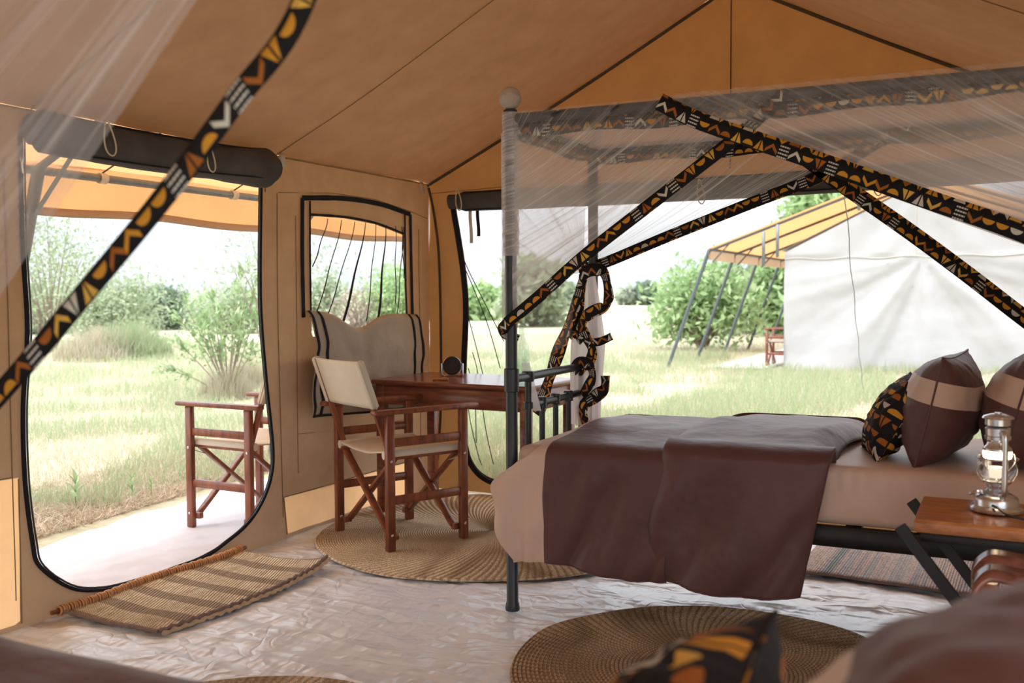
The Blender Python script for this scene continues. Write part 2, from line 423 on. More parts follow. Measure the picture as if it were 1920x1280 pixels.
M['rag'] = t.done(t.pbsdf(cc, .9, 0, t.bump(t.ma('ADD', th, spk), .5, .004), .15))
t = NT('clear_glass')
gl = t.n('BsdfGlass'); gl.inputs['Roughness'].default_value = 0; gl.inputs['IOR'].default_value = 1.1; t.put(gl.inputs[0], (1, 1, 1))
tp = t.n('BsdfTransparent'); M['glass'] = t.done(t.mixs(.45, gl.outputs[0], tp.outputs[0]))
t = NT('green_bottle_glass')
gl = t.n('BsdfGlossy'); gl.inputs['Roughness'].default_value = .05; t.put(gl.inputs[0], (.8, .9, .85)); tp = t.n('BsdfTransparent'); t.put(tp.inputs[0], (.82, .90, .85))
M['bottle'] = t.done(t.mixs(.12, tp.outputs[0], gl.outputs[0]))
t = NT('lit_bulb'); e = t.n('Emission'); t.put(e.inputs[0], (1, .72, .42)); e.inputs[1].default_value = 9; M['bulb'] = t.done(e.outputs[0])
t = NT('frosted_lamp_glow'); e = t.n('Emission'); t.put(e.inputs[0], (1, .83, .62)); e.inputs[1].default_value = 1.0
M['diffuser'] = t.done(t.mixs(.5, t.pbsdf((.9, .85, .75), .4), e.outputs[0]))

def leafmat(name, a, b, c_=None, trans=.4):
    t = NT(name); u, v, _ = t.sep(t.n('UVMap').outputs[0])
    cc = t.ramp(u, [(0, a), (.6, b), (1, c_ or b)])
    d = t.pbsdf(cc, .55, 0, None, .3); tr = t.n('BsdfTranslucent'); t.put(tr.inputs[0], cc)
    return t.done(t.mixs(trans, d, tr.outputs[0]))
M['leaf_near'] = leafmat('fresh_shrub_leaf', (.22, .31, .16), (.36, .48, .24), (.52, .64, .38))
M['leaf_bush'] = leafmat('savanna_leaf', (.24, .30, .18), (.36, .43, .27), (.48, .54, .37))  # tree and bush leaf tones: lightened and greyed, haze put into the colour
M['leaf_green'] = leafmat('bright_leaf', (.24, .36, .16), (.38, .52, .25), (.52, .64, .37))
M['leaf_dark'] = leafmat('dark_leaf', (.15, .21, .14), (.25, .32, .22), (.33, .40, .28))
M['leaf_pale'] = leafmat('grey_green_leaf', (.32, .36, .28), (.44, .49, .38), (.56, .60, .48))
M['leaf_rust'] = leafmat('rusty_twig_leaf', (.32, .24, .21), (.40, .31, .26), (.42, .42, .33))
M['grass'] = leafmat('green_grass', (.46, .46, .31), (.36, .43, .25), (.30, .40, .20), .35)
M['straw_blade'] = leafmat('dry_grass', (.55, .47, .34), (.50, .45, .34), (.45, .44, .30), .3)
t = NT('savanna_ground')
n1 = t.noise(.35, 5, rough=.6); n2 = t.noise(2.2, 5, rough=.7); n3 = t.noise(30, 4, rough=.8)
cc = t.ramp(n1, [(.35, (.46, .42, .32)), (.48, (.42, .42, .29)), (.60, (.35, .39, .23)), (.72, (.45, .40, .31))])
cc = t.mix(t.ramp(n2, [(.38, (.7, .7, .7)), (.62, (0, 0, 0))]), cc, (.48, .42, .32))
cc = t.mix(t.ramp(n3, [(.35, (.6, .6, .6)), (.6, (0, 0, 0))]), cc, (.36, .31, .20))
M['ground'] = t.done(t.pbsdf(cc, 1, 0, t.bump(n3, .5, .03), .1))
M['soil'] = plain('reddish_soil', (.36, .27, .21), 1, bumpsc=20, bs=.8)
M['path'] = plain('worn_earth', (.56, .46, .36), 1, bumpsc=12, bs=.6)

# ------------------------------------------------------------------ ground outside
def ground_h(x, y):
    d = math.hypot(x - 1.9, y - 2)
    return -.03 + (.05 * nz(x * .15, y * .15, 3) + .015 * nz(x * .9, y * .9, 5)) * min(1, max(0, (d - 5.5) / 6)) + (.9 * max(0, (d - 50) / 150)) * (1 + .35 * nz(x * .012, y * .012))
mb = MB()
R_ = [0, 3, 4, 5, 6, 7, 8, 9.5, 11, 13, 15, 18, 22, 27, 33, 40, 50, 65, 85, 120, 170, 250, 400, 700, 1200]
vs_, fs_ = [], []
NA = 120
for r in R_:
    for k in range(NA):
        a = 2 * PI * k / NA; x = 1.9 + r * math.cos(a); y = 2 + r * math.sin(a); vs_.append((x, y, ground_h(x, y)))
for i in range(len(R_) - 1):
    for k in range(NA):
        j = (k + 1) % NA; fs_.append((i * NA + k, (i + 1) * NA + k, (i + 1) * NA + j, i * NA + j))
mb.add(vs_, fs_); struct(mb.build('ground', M['ground']), 'open savanna ground of pale dry grass outside the tents', 'ground')

# ------------------------------------------------------------------ our tent
GY, EZ, AZ, RX, WX, Y0 = 5.168, 1.883, 2.831, 1.899, 3.80, -1.6
def pip(P, poly):
    x, y = P[:, 0], P[:, 1]; ins = np.zeros(len(P), bool); n = len(poly); j = n - 1
    for i in range(n):
        xi, yi = poly[i]; xj, yj = poly[j]
        c = ((yi > y) != (yj > y)) & (x < (xj - xi) * (y - yi) / ((yj - yi) or 1e-9) + xi); ins ^= c; j = i
    return ins
def snap(p, poly, cl=True):
    best = None; P = np.array(poly); A = P; B = np.roll(P, -1, 0); d = B - A
    tt = np.clip(((p - A) * d).sum(1) / np.maximum((d * d).sum(1), 1e-9), 0, 1); Q = A + d * tt[:, None]
    k = ((Q - p) ** 2).sum(1).argmin(); return Q[k]
def panel(name, a0, a1, b0, b1, step, outline, holes, mapf, mat, parent=None):
    """canvas sheet with openings, built as a fine quad mesh so that it can crease"""
    na, nb = max(1, round((a1 - a0) / step)), max(1, round((b1 - b0) / step))
    A = np.linspace(a0, a1, na + 1); B = np.linspace(b0, b1, nb + 1)
    ca, cb = np.meshgrid((A[:-1] + A[1:]) / 2, (B[:-1] + B[1:]) / 2); cc_ = np.stack([ca.ravel(), cb.ravel()], 1)
    keep = np.ones(len(cc_), bool)
    if outline: keep &= pip(cc_, outline)
    for h in holes: keep &= ~pip(cc_, h)
    ga, gb = np.meshgrid(A, B); V = np.stack([ga.ravel(), gb.ravel()], 1)
    K = keep.reshape(nb, na); cnt = np.zeros((nb + 1, na + 1), int); tot = np.zeros((nb + 1, na + 1), int)
    for dj in (0, 1):
        for di in (0, 1):
            cnt[dj:nb + dj, di:na + di] += K; tot[dj:nb + dj, di:na + di] += 1
    bd = (cnt > 0) & (cnt < tot)
    loops = ([outline] if outline else []) + list(holes)
    for j, i in zip(*np.where(bd)):
        p = V[j * (na + 1) + i]; qs = [snap(p, l) for l in loops]; ds = [((q - p) ** 2).sum() for q in qs]; k = int(np.argmin(ds))
        if ds[k] < (step * 1.6) ** 2: V[j * (na + 1) + i] = qs[k]
    used = np.where(cnt.ravel() > 0)[0]; idx = -np.ones(len(V), int); idx[used] = np.arange(len(used))
    js, is_ = np.where(K); a = js * (na + 1) + is_
    F = np.stack([idx[a], idx[a + 1], idx[a + na + 2], idx[a + na + 1]], 1)
    mb = MB(); mb.add([mapf(*V[k]) for k in used], F.tolist(), [tuple(V[k]) for k in used])
    return mb.build(name, mat, parent)

door_pts = [(2.372, 1.80), (2.366, 1.42), (2.378, 1.08), (2.352, .80), (2.350, .53), (2.372, .30), (2.40, .20), (2.53, .085), (2.66, .040), (2.80, .026), (3.07, .022), (3.25, .036), (3.40, .075), (3.52, .125), (3.617, .209), (3.68, .32), (3.70, .46), (3.668, .774), (3.638, 1.1), (3.634, 1.34), (3.645, 1.80)]
door_out = [(p.x, p.y) for p in spline([(a, b, 0) for a, b in door_pts], 5)]
win_out = [(4.015, .99), (4.013, 1.605), (4.30, 1.612), (4.60, 1.598), (4.875, 1.556), (4.905, .97)]
skR = [(3.795, .012), (3.775, .195), (4.9, .20), (4.9, .012)]
skL = [(1.2, .012), (1.2, .56), (2.325, .545), (2.315, .012)]
def wl(y, z):     # left wall: soft vertical creases and sway
    x = .012 * nz(y * 3.1, z * .7, 1) + .006 * nz(y * 9, z * 1.2, 2) + .012 * math.sin(z * PI / EZ) * nz(y * 1.2, 0, 7)
    zz = z + (.012 * math.sin((y - 3.65) / 1.45 * PI) if 3.65 < y < 5.1 else 0) * (z / EZ) ** 6
    return (x, y, zz)
wall_left = struct(panel('wall_left', Y0, GY, -.044, EZ, .022, None, [door_out, win_out, skR, skL], wl, M['canvas']),
                   'tan canvas side wall with the doorway and the small window', 'wall')
def on_wall(y, z, off=.006): p = wl(y, z); return (p[0] + off, p[1], p[2])
for poly in (skR, skL):
    (ya, za), (yb, zb), (yc, zc_), (yd, zd) = poly
    mb = MB(); mb.grid(lambda a, b: on_wall((ya * (1 - b) + yb * b) * (1 - a) + (yd * (1 - b) + yc * b) * a, (za * (1 - b) + zb * b) * (1 - a) + (zd * (1 - b) + zc_ * b) * a, .002 + .004 * nz(a * 9, b * 3)), 40, 8)
    mb.build('skirt_panel', M['skirt'], wall_left)['label'] = 'orange translucent sheet let into the foot of the canvas wall'
for (pts, r, mk) in ([[(3.768, z / 10) for z in range(1, 18)], .0022, 'seam_tan'], [[(3.70 + .02 * math.sin(z), z / 10) for z in range(17, 19)], .0022, 'seam_tan'],
                 [[(3.775, 1.705), (4.2, 1.735), (4.6, 1.735), (4.95, 1.70), (5.15, 1.67)], .002, 'seam_tan'],
                 [[(3.90, z / 10) for z in range(3, 17)], .002, 'seam_tan'], [[(5.05, z / 10) for z in range(2, 17)], .0022, 'seam_tan'],
                 [[(2.30, z / 10) for z in range(1, 18)], .0022, 'seam_tan'], [[(3.775, .20), (4.0, .197), (4.4, .2), (4.9, .205)], .003, 'seam_tan'],
                 [[(2.32, .01), (2.325, .54)], .003, 'seam_tan'], [[(3.795, .01), (3.776, .2)], .003, 'seam_tan'], [[(3.9, .50), (4.3, .47), (4.9, .46)], .0018, 'seam_tan'], [[(1.2, .56), (2.3, .55)], .002, 'seam_tan']):
    mb = MB(); mb.tube([on_wall(a, b, .003) for a, b in pts], r, 5); mb.build('seam', M[mk], wall_left)
# paper tabs / ties where the wall meets the roof
for (u, v) in ((528, 300), (790, 352)):
    p = at(u, v, 'x', .02); mb = MB(); mb.grid(lambda a, b: (.02 + .012 * b, p[1] - .02 + .04 * a, p[2] + .035 - .07 * b), 2, 3); mb.build('tab', M['tape'], wall_left, solid=.002)

# gable wall (far end) with the wide opening
go = [(.18, 1.80), (.19, 1.70), (.215, 1.567), (.25, 1.35), (.268, 1.113), (.250, .75), (.243, .394), (.262, .26), (.298, .168), (.38, .095), (.517, .062), (.8, .05), (2.0, .05), (3.1, .06), (3.32, .12), (3.42, .25), (3.44, .6), (3.43, 1.2), (3.44, 1.80)]
gable_out = [(p.x, p.y) for p in spline([(a, b, 0) for a, b in go], 5)]
def roofz(x): return EZ + (AZ - EZ) * (1 - abs(x - RX) / RX)
def wg(x, z):
    y = GY + .012 * nz(x * 1.5, z * 2.2, 4) + .010 * nz(x * 4 + z * 2.2, z * .8, 9)
    if z < EZ + .1 and x < .25: y += .012 * nz(x * 14 - z * 3, z * 1.5, 2)
    return (x, y, z)
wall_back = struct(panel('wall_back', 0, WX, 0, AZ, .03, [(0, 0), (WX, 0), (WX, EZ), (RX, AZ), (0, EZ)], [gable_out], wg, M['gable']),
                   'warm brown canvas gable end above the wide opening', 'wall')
mb = MB(); mb.tube([(RX - .02, GY - .01, EZ - .02 + i * (AZ - EZ) / 12) for i in range(13)], .0035, 5); mb.build('seam', M['seam'], wall_back)
for sgn in (-1, 1):
    mb = MB(); mb.tube([(RX + sgn * RX * (1 - i / 14), GY - .012, roofz(RX + sgn * RX * (1 - i / 14)) - .012 - .02 * math.sin(i / 14 * PI)) for i in range(15)], .009, 6)
    mb.build('edge_cord', M['seam'], wall_back)
mb = MB(); mb.tube(spline([(.012, GY - .012, 1.86), (.05, GY - .015, 1.70), (.085, GY - .02, 1.45), (.095, GY - .02, 1.0), (.09, GY - .02, .5), (.05, GY - .02, .03)], 6), .009, 6)
mb.build('edge_cord', M['seam'], wall_back)
mb = MB(); mb.tube([(x, GY - .008, EZ - .06 + .02 * math.sin(x * 1.6)) for x in np.linspace(.02, 3.7, 30)], .002, 5); mb.build('seam', M['seam_tan'], wall_back)
# right wall, and the end behind the viewer
rh = [(-1.4, .08), (2.3, .08), (2.3, 1.74), (-1.4, 1.74)]  # opening added in the unseen wall, sized to brighten the interior
struct(panel('wall_right', Y0, GY, 0, EZ, .06, None, [rh], lambda y, z: (WX + .01 * nz(y * 2, z), y, z), M['canvas']), 'tan canvas side wall to the right of the beds', 'wall')
fh = [(.25, .06), (3.55, .06), (3.55, 1.80), (.25, 1.80)]  # unseen opening behind the viewer, enlarged to let more daylight in
struct(panel('wall_front', 0, WX, 0, AZ, .06, [(0, 0), (WX, 0), (WX, EZ), (RX, AZ), (0, EZ)], [fh], lambda x, z: (x, Y0 + .01 * nz(x * 2, z), z), M['gable']), 'tan canvas gable end behind the viewer with an unseen opening enlarged to admit light', 'wall')
# ceiling: two canvas slopes with stretch folds running up from the eaves
def rf(side):
    def f(a, b):
        y = Y0 + (GY - Y0) * a; x = RX + side * RX * b; z = roofz(x)
        fold = (.024 * nz(y * 3.4 + b * 1.6, b * .5, 20 + side) + .013 * nz(y * 10 + b * 2.0, b * 1.0, 30)) * math.sin(min(1, (1 - b) * 3 + .12) * PI / 2) * (b ** .3)
        sag = -.03 * math.sin(b * PI)
        return (x, y, z + sag + fold + .004)
    return f
ceil = None
for sd_, nm in ((-1, 'a'), (1, 'b')):
    mb = MB(); mb.grid(rf(sd_), 260, 60)
    if ceil is None: ceil = struct(mb.build('ceiling', M['roof']), 'sloping tan canvas tent roof with stretch folds', 'ceiling')
    else: mb.build('roof_slope', M['roof'], ceil)
for yy in (-.6, 2.42, 3.76, 0.9):
    for sd_ in (-1, 1):
        f = rf(sd_); mb = MB(); mb.tube([Vector(f((yy - Y0) / (GY - Y0), i / 20)) + Vector((0, 0, -.004)) for i in range(21)], .0022, 5); mb.build('seam', M['seam_tan'], ceil)
mb = MB(); mb.tube([(.02, Y0 + (GY - Y0) * i / 20, EZ - .006) for i in range(21)], .004, 5); mb.build('seam', M['seam_tan'], ceil)
# groundsheet
def fl(a, b):
    x = WX * a; y = Y0 + (GY - Y0) * b
    hh = .006 * nz(x * 3.2 + y * 1.4, y * 2.2, 8) - .013 * abs(nz(x * 2.6 + y * 2.2, y * 5.5 - x * 3.5, 4)) - .008 * abs(nz(x * 7, y * 4, 14)) + .004 + .003 * nz(x * 15, y * 15, 1)
    return (x, y, -.008 + hh)
mb = MB(); mb.grid(fl, 190, 320); struct(mb.build('floor', M['floor']), 'crinkled pale groundsheet covering the tent floor', 'floor')

# door_1: zip, rolled flap, loops
door = sempty('door_1', 'wide rounded tent doorway with black zip and rolled up flap', 'door')
mb = MB(); pts = [on_wall(a, b, .004) for a, b in door_out]
mb.tube(pts, .013, 8, flat=.55); mb.build('zip', M['zip'], door)
mb = MB(); mb.tube([on_wall(a + (.012 if a < 3 else -.012) * (1 if b > .15 else 0), b + (.012 if b < .15 else 0), .012) for a, b in door_out], .004, 5); mb.build('zip_teeth', M['black'], door)
def roll(name, p0, p1, r, mat, parent, seed=0, bulge=0, axis=0):
    """mesh flap rolled up under the roof: lumpy tube with a loose spiral end"""
    mb = MB(); p0, p1 = Vector(p0), Vector(p1); n = 60; k_ = 20; vs, fs, uv = [], [], []
    ax = (p1 - p0).normalized(); sd2 = ax.cross(Vector((0, 0, 1)))
    for i in range(n + 1):
        tt = i / n; c = p0.lerp(p1, tt)
        rr = r * (1 + bulge * max(0, tt - .72) * 3.0)
        if tt < .02 or tt > .98: rr *= .72
        for k in range(k_):
            a = 2 * PI * k / k_
            q = rr * (1 + .07 * nz(tt * 9, a, seed) + .05 * math.sin(a * 3 + tt * 2))
            vs.append(c + sd2 * math.cos(a) * q * .9 + Vector((0, 0, 1)) * math.sin(a) * q - Vector((0, 0, .012 * math.sin(tt * PI)))); uv.append((tt * 3, k / k_))
    for i in range(n):
        for k in range(k_): fs.append((i * k_ + k, i * k_ + (k + 1) % k_, (i + 1) * k_ + (k + 1) % k_, (i + 1) * k_ + k))
    fs += [tuple(range(k_)), tuple(n * k_ + k for k in range(k_ - 1, -1, -1))]
    mb.add(vs, fs, uv); o = mb.build(name, mat, parent)
    for kk in range(2):
        m2 = MB(); a0 = -1.2 + kk * 2.0
        m2.tube([p0.lerp(p1, j / 30) + sd2 * math.cos(a0 + .5 * j / 30) * r * 1.0 + Vector((0, 0, math.sin(a0 + .5 * j / 30) * r * 1.0 - .012 * math.sin(j / 30 * PI))) for j in range(1, 30)], .004, 5)
        m2.build('roll_edge', M['zip'], o)
    return o
roll('rolled_flap', (.075, 2.36, 1.802), (.085, 3.635, 1.800), .078, M['roll'], door, 3, .25)
def loop(name, p, L, wd, parent, ax=(0, 1, 0), r=.0035, mat=None):
    p = Vector(p); ax = Vector(ax); pts = []
    for i in range(25):
        a = 2 * PI * i / 24
        pts.append(p + Vector((0, 0, -L / 2 + L / 2 * math.cos(a))) + ax * (wd / 2 * math.sin(a) * (.35 + .65 * (1 - math.cos(a)) / 2) + .3 * wd * (1 - math.cos(a)) / 2))
    mb = MB(); mb.tube(pts, r, 6); return mb.build(name, mat or M['cord'], parent)
loop('cord_loop', tuple(at(200, 225, 'x', .17)), .13, .07, door)
loop('cord_loop', tuple(at(392, 270, 'x', .175)), .115, .06, door)
for (u, v) in ((489, 318), (40, 298)):
    p = at(u, v, 'x', .03); mb = MB(); mb.box(p, (.006, .012, .022), bev=.002); mb.tube([p + np.array((0, 0, -.01)), p + np.array((0, .004, -.05))], .004, 6); mb.build('zip_slider', M['chrome'], door)

# window_1
win = sempty('window_1', 'small side window with black insect mesh and its canvas flap folded down', 'window')
def wstrip(pts, wd=.022, mat='zip', nm='velcro_strip', off=.006, n=10):
    mb = MB(); P = spline([on_wall(a, b, off) for a, b in pts], n); mb.tube(P, wd / 2, 6, flat=.3)
    return mb
def flatstrip(pts, wd, off=.006, n=8, edge=.0):
    P = spline([(a, b, 0) for a, b in pts], n); vs = []
    mb = MB(); V = []; U = []; Fc = []
    for i, p in enumerate(P):
        tn = (P[min(i + 1, len(P) - 1)] - P[max(i - 1, 0)]).normalized(); nn = Vector((-tn.y, tn.x, 0)); j = .002 * nz(i * .9, 3)
        for s_, o2 in ((-1, off), (-1, off + .004), (1, off + .004), (1, off)):
            q = p + nn * (s_ * (wd / 2 + j)); V.append(on_wall(q.x, q.y, o2)); U.append((i * .02, s_))
        if i:
            for k in range(4): Fc.append((4 * i - 4 + k, 4 * i - 4 + (k + 1) % 4, 4 * i + (k + 1) % 4, 4 * i + k))
    mb.add(V, Fc, U); return mb
for pts, wd in (([(3.943, 1.09), (3.938, 1.4), (3.945, 1.690)], .024), ([(3.945, 1.690), (4.3, 1.715), (4.65, 1.712), (4.945, 1.680)], .026), ([(4.945, 1.68), (4.955, 1.4), (4.965, 1.06)], .024),
                ([(4.000, 1.09), (3.998, 1.4), (4.004, 1.68)], .010), ([(4.01, 1.612), (4.30, 1.618), (4.60, 1.604), (4.875, 1.562)], .012), ([(4.888, 1.68), (4.89, 1.3), (4.905, 1.06)], .012)):
    flatstrip(pts, wd, .007).build('binding_strip', M['zip'], win)
mb = MB()   # mesh: gathered at the top, folds slant down to the left
def wm(a, b):
    y = 4.01 + .89 * a; z = 1.61 - .02 * a - (.58) * b; return (-.004 + .010 * math.sin(a * 60 + b * 9) * b, y, z)
mb.grid(wm, 80, 30, lambda a, b: (a + (b - .1) * .26, b)); mb.build('insect_mesh', M['screen'], win)
for (a, bq, c_) in ((4.16, 4.03, 1.35), (4.28, 4.05, 1.10), (4.40, 4.12, 1.05), (4.50, 4.27, 1.03), (4.60, 4.50, 1.06), (4.70, 4.61, 1.05), (4.80, 4.79, 1.15), (4.865, 4.885, 1.30), (4.886, 4.80, 1.06)):
    mb = MB(); P = [(.004 + .004 * math.sin(k), a + (bq - a) * (k / 10) ** 1.15, 1.605 + (c_ - 1.605) * k / 10) for k in range(11)]
    mb.tube(P, [.0022 + .004 * min(1, k / 7) * (1.3 if a in (4.50, 4.70) else .25) for k in range(11)], 5); mb.build('mesh_fold', M['screen'] if a in (4.22,) else M['zip'], win)
def flapf(a, b):        # folded down canvas flap: dips in the middle of its top edge
    y = 3.955 + 1.035 * a + .01 * math.sin(b * 5) ; dip = .085 * math.exp(-((a - .42) / .17) ** 2) * (1 - b)
    z = 1.125 - .04 * a - dip - .545 * b + (-.02 * a * b)
    kb = min(1, b * 2.2 + .12); x = .040 + .030 * math.sin(b * PI * .9) + (.028 * nz(a * 3.2, b * 2.2, 11) + .02 * nz(a * 7 + b * 3, b * 5, 12) - .03 * math.exp(-((a - .42 - .05 * b) / .06) ** 2) * (1 - b)) * kb
    if b < .05: x -= .02 * (1 - b / .05)
    return (x, y, z)
mb = MB(); mb.grid(flapf, 60, 40); fo = mb.build('folded_flap', M['flap'], win, solid=.004)
fo['label'] = 'grey beige canvas flap folded down below the window'
for A0 in (.012, .085, .905, .988):
    mb = MB(); V = []; 
    for k in range(31):
        for s_ in (-.009, .009): V.append(tuple(np.array(flapf(min(1, max(0, A0 + s_)), k / 30)) + np.array((.006, 0, 0))))
    mb.add(V, [(2 * k, 2 * k + 1, 2 * k + 3, 2 * k + 2) for k in range(30)]); mb.build('binding_strip', M['zip'], fo, solid=.003)
mb = MB(); V = []
for k in range(41):
    for s_ in (.975, 1.0): V.append(tuple(np.array(flapf(k / 40, s_)) + np.array((.006, 0, 0))))
mb.add(V, [(2 * k, 2 * k + 1, 2 * k + 3, 2 * k + 2) for k in range(40)]); mb.build('binding_strip', M['zip'], fo, solid=.003)

# window_2: wide gable opening
w2 = sempty('window_2', 'wide gable opening with black zip, insect mesh and rolled flap', 'window')
mb = MB(); mb.tube([(a, GY - .01, b) for a, b in gable_out], .021, 8, flat=.55); mb.build('zip', M['zip'], w2)
mb = MB(); mb.tube([(a + (.022 if a < 1 else -.022), GY - .02, b + .004) for a, b in gable_out], .004, 5); mb.build('zip_teeth', M['black'], w2)
roll('rolled_flap', (.20, GY - .075, 1.762), (3.42, GY - .075, 1.775), .060, M['roll'], w2, 8)
loop('cord_loop', (.29, GY - .145, 1.83), .13, .05, w2, (1, 0, 0), .004)
loop('cord_loop', (1.75, GY - .145, 1.80), .13, .05, w2, (1, 0, 0), .003); loop('cord_loop', (2.62, GY - .145, 1.80), .13, .05, w2, (1, 0, 0), .003)
for (x_, L_, mk) in ((.325, .21, 'tape'), (.375, .17, 'zip')):
    mb = MB(); mb.grid(lambda a, b: (x_ + .011 * (a - .5) * 2 + .006 * b, GY - .05 - .004 * math.sin(b * 6), 1.72 - L_ * b), 2, 8); mb.build('tie_tape', M[mk], w2, solid=.002)
mb = MB(); mb.grid(lambda a, b: (.21 + 3.2 * a, GY + .01 + .006 * math.sin(a * 90), 1.76 - 1.70 * b), 60, 10, lambda a, b: (a * 1.2 + b * .02, b * .6)); 
t = NT('fine_black_mesh'); tp = t.n('BsdfTransparent'); df = t.n('BsdfDiffuse'); t.put(df.inputs[0], (.02, .02, .03)); M['finemesh'] = t.done(t.mixs(.05, tp.outputs[0], df.outputs[0]))
mb.build('insect_mesh', M['finemesh'], w2)
for P in ([(866, 490), (890, 545), (915, 610), (938, 690)], [(863, 470), (880, 510), (905, 560), (945, 640)], [(868, 560), (885, 620), (905, 700), (915, 760)], [(878, 765), (884, 800), (896, 850), (903, 872)], [(886, 660), (896, 700), (910, 800), (925, 870)], [(878, 690), (890, 740), (893, 830)]):
    mb = MB(); mb.tube(spline([at(u, v, 'y', GY) for u, v in P], 6), .0028, 5); mb.build('mesh_fold', M['zip'], w2)

# veranda: fly sheet over the roof, eave pole, slanting poles, sheet on the ground
fly = thing('awning', 'orange canvas awning on grey steel poles outside the doorway', 'awning', (-1.2, 3.3, 0))
fl_b = Vector((-1.2, 3.3, 0))
def flz(x): return 1.90 + .42 * (x + 1.25) if x < RX else 1.90 + .42 * (RX + 1.25) - .42 * (x - RX)
def flys(x0_, x1_):
    mb = MB(); mb.grid(lambda a, b: Vector((x0_ + (x1_ - x0_) * a, Y0 + (7.0 - Y0) * b, flz(x0_ + (x1_ - x0_) * a) - .015 * math.sin(b * 6 * PI) ** 2 * (1 - a) + .01 * nz(a * 5, b * 12))) - fl_b, 24, 90); return mb
flys(-1.25, RX).build('fly_sheet', M['fly'], fly); flys(RX, WX + .9).build('fly_sheet', M['fly'], fly)
mb = MB(); mb.grid(lambda a, b: Vector((-1.25 - .02 * b + .012 * nz(a * 22, b, 5), Y0 + (7.0 - Y0) * a, 1.90 - .25 * b + .01 * math.sin(a * 40) * b)) - fl_b, 120, 6); va = mb.build('valance', M['fly'], fly)
mb = MB(); mb.grid(lambda a, b: Vector((-1.262 + .012 * nz(a * 22, 1, 5), Y0 + (7.0 - Y0) * a, 1.675 - .045 * b + .01 * math.sin(a * 40))) - fl_b, 120, 2); mb.build('hem_band', M['valance'], va, solid=.002)
mb = MB(); mb.tube([Vector((-1.2, Y0, 1.842)) - fl_b, Vector((-1.2, 6.95, 1.842)) - fl_b], .022, 12); mb.build('eave_pole', M['pole'], fly)
for yy in (-.5, 1.35, 3.36, 5.42):
    mb = MB(); mb.tube([Vector((-1.19, yy, 1.86)) - fl_b, Vector((-1.75, yy - .02 if yy < 5 else yy + .30, -.03)) - fl_b], .032, 12); mb.build('slanting_pole', M['pole'], fly)
    mb = MB(); mb.tube([Vector((-1.2, yy, 1.85)) - fl_b, Vector((-.02, yy, 2.36)) - fl_b], .020, 10); mb.build('rafter_pole', M['pole'], fly)
    mb = MB(); mb.tube([Vector((-1.25, yy, 1.60)) - fl_b, Vector((-.85, yy, 1.99)) - fl_b], .011, 8); mb.build('brace', M['pole'], fly)
for (u, v) in ((192, 340), (438, 366)):
    p = at(u, v, 'x', -1.2); mb = MB(); mb.tube([(-1.2 - fl_b.x, p[1] - .022 - fl_b.y, 1.842), (-1.2 - fl_b.x, p[1] + .022 - fl_b.y, 1.842)], .030, 10); mb.build('tie_tape', M['tape'], fly)
    mb = MB(); mb.tube([Vector((-1.2, p[1], 1.87)) - fl_b, Vector((-.6, p[1] + .05, 2.15)) - fl_b], .005, 6); mb.build('tie_cord', M['seam'], fly)
mb = MB()
cl_edge = [(2.0, -.80), (2.6, -.86), (3.0, -.90), (3.36, -1.02), (3.6, -1.04), (3.85, -1.13), (4.1, -1.08), (4.5, -1.16), (4.8, -1.15), (5.2, -1.2)]
def vc(a, b):
    y = 2.0 + 3.2 * a; e = np.interp(y, [p[0] for p in cl_edge], [p[1] for p in cl_edge]) + .015 * nz(y * 6, 0)
    return (e + (-.004 - e) * b, y, -.012 + .006 * nz(y * 4, b * 4) + .004 * nz(y * 12, b * 9))
mb.grid(vc, 90, 40); tag(mb.build('ground_cloth', M['sheet'], solid=.003), 'white sheet spread on the ground outside the doorway', 'groundsheet')

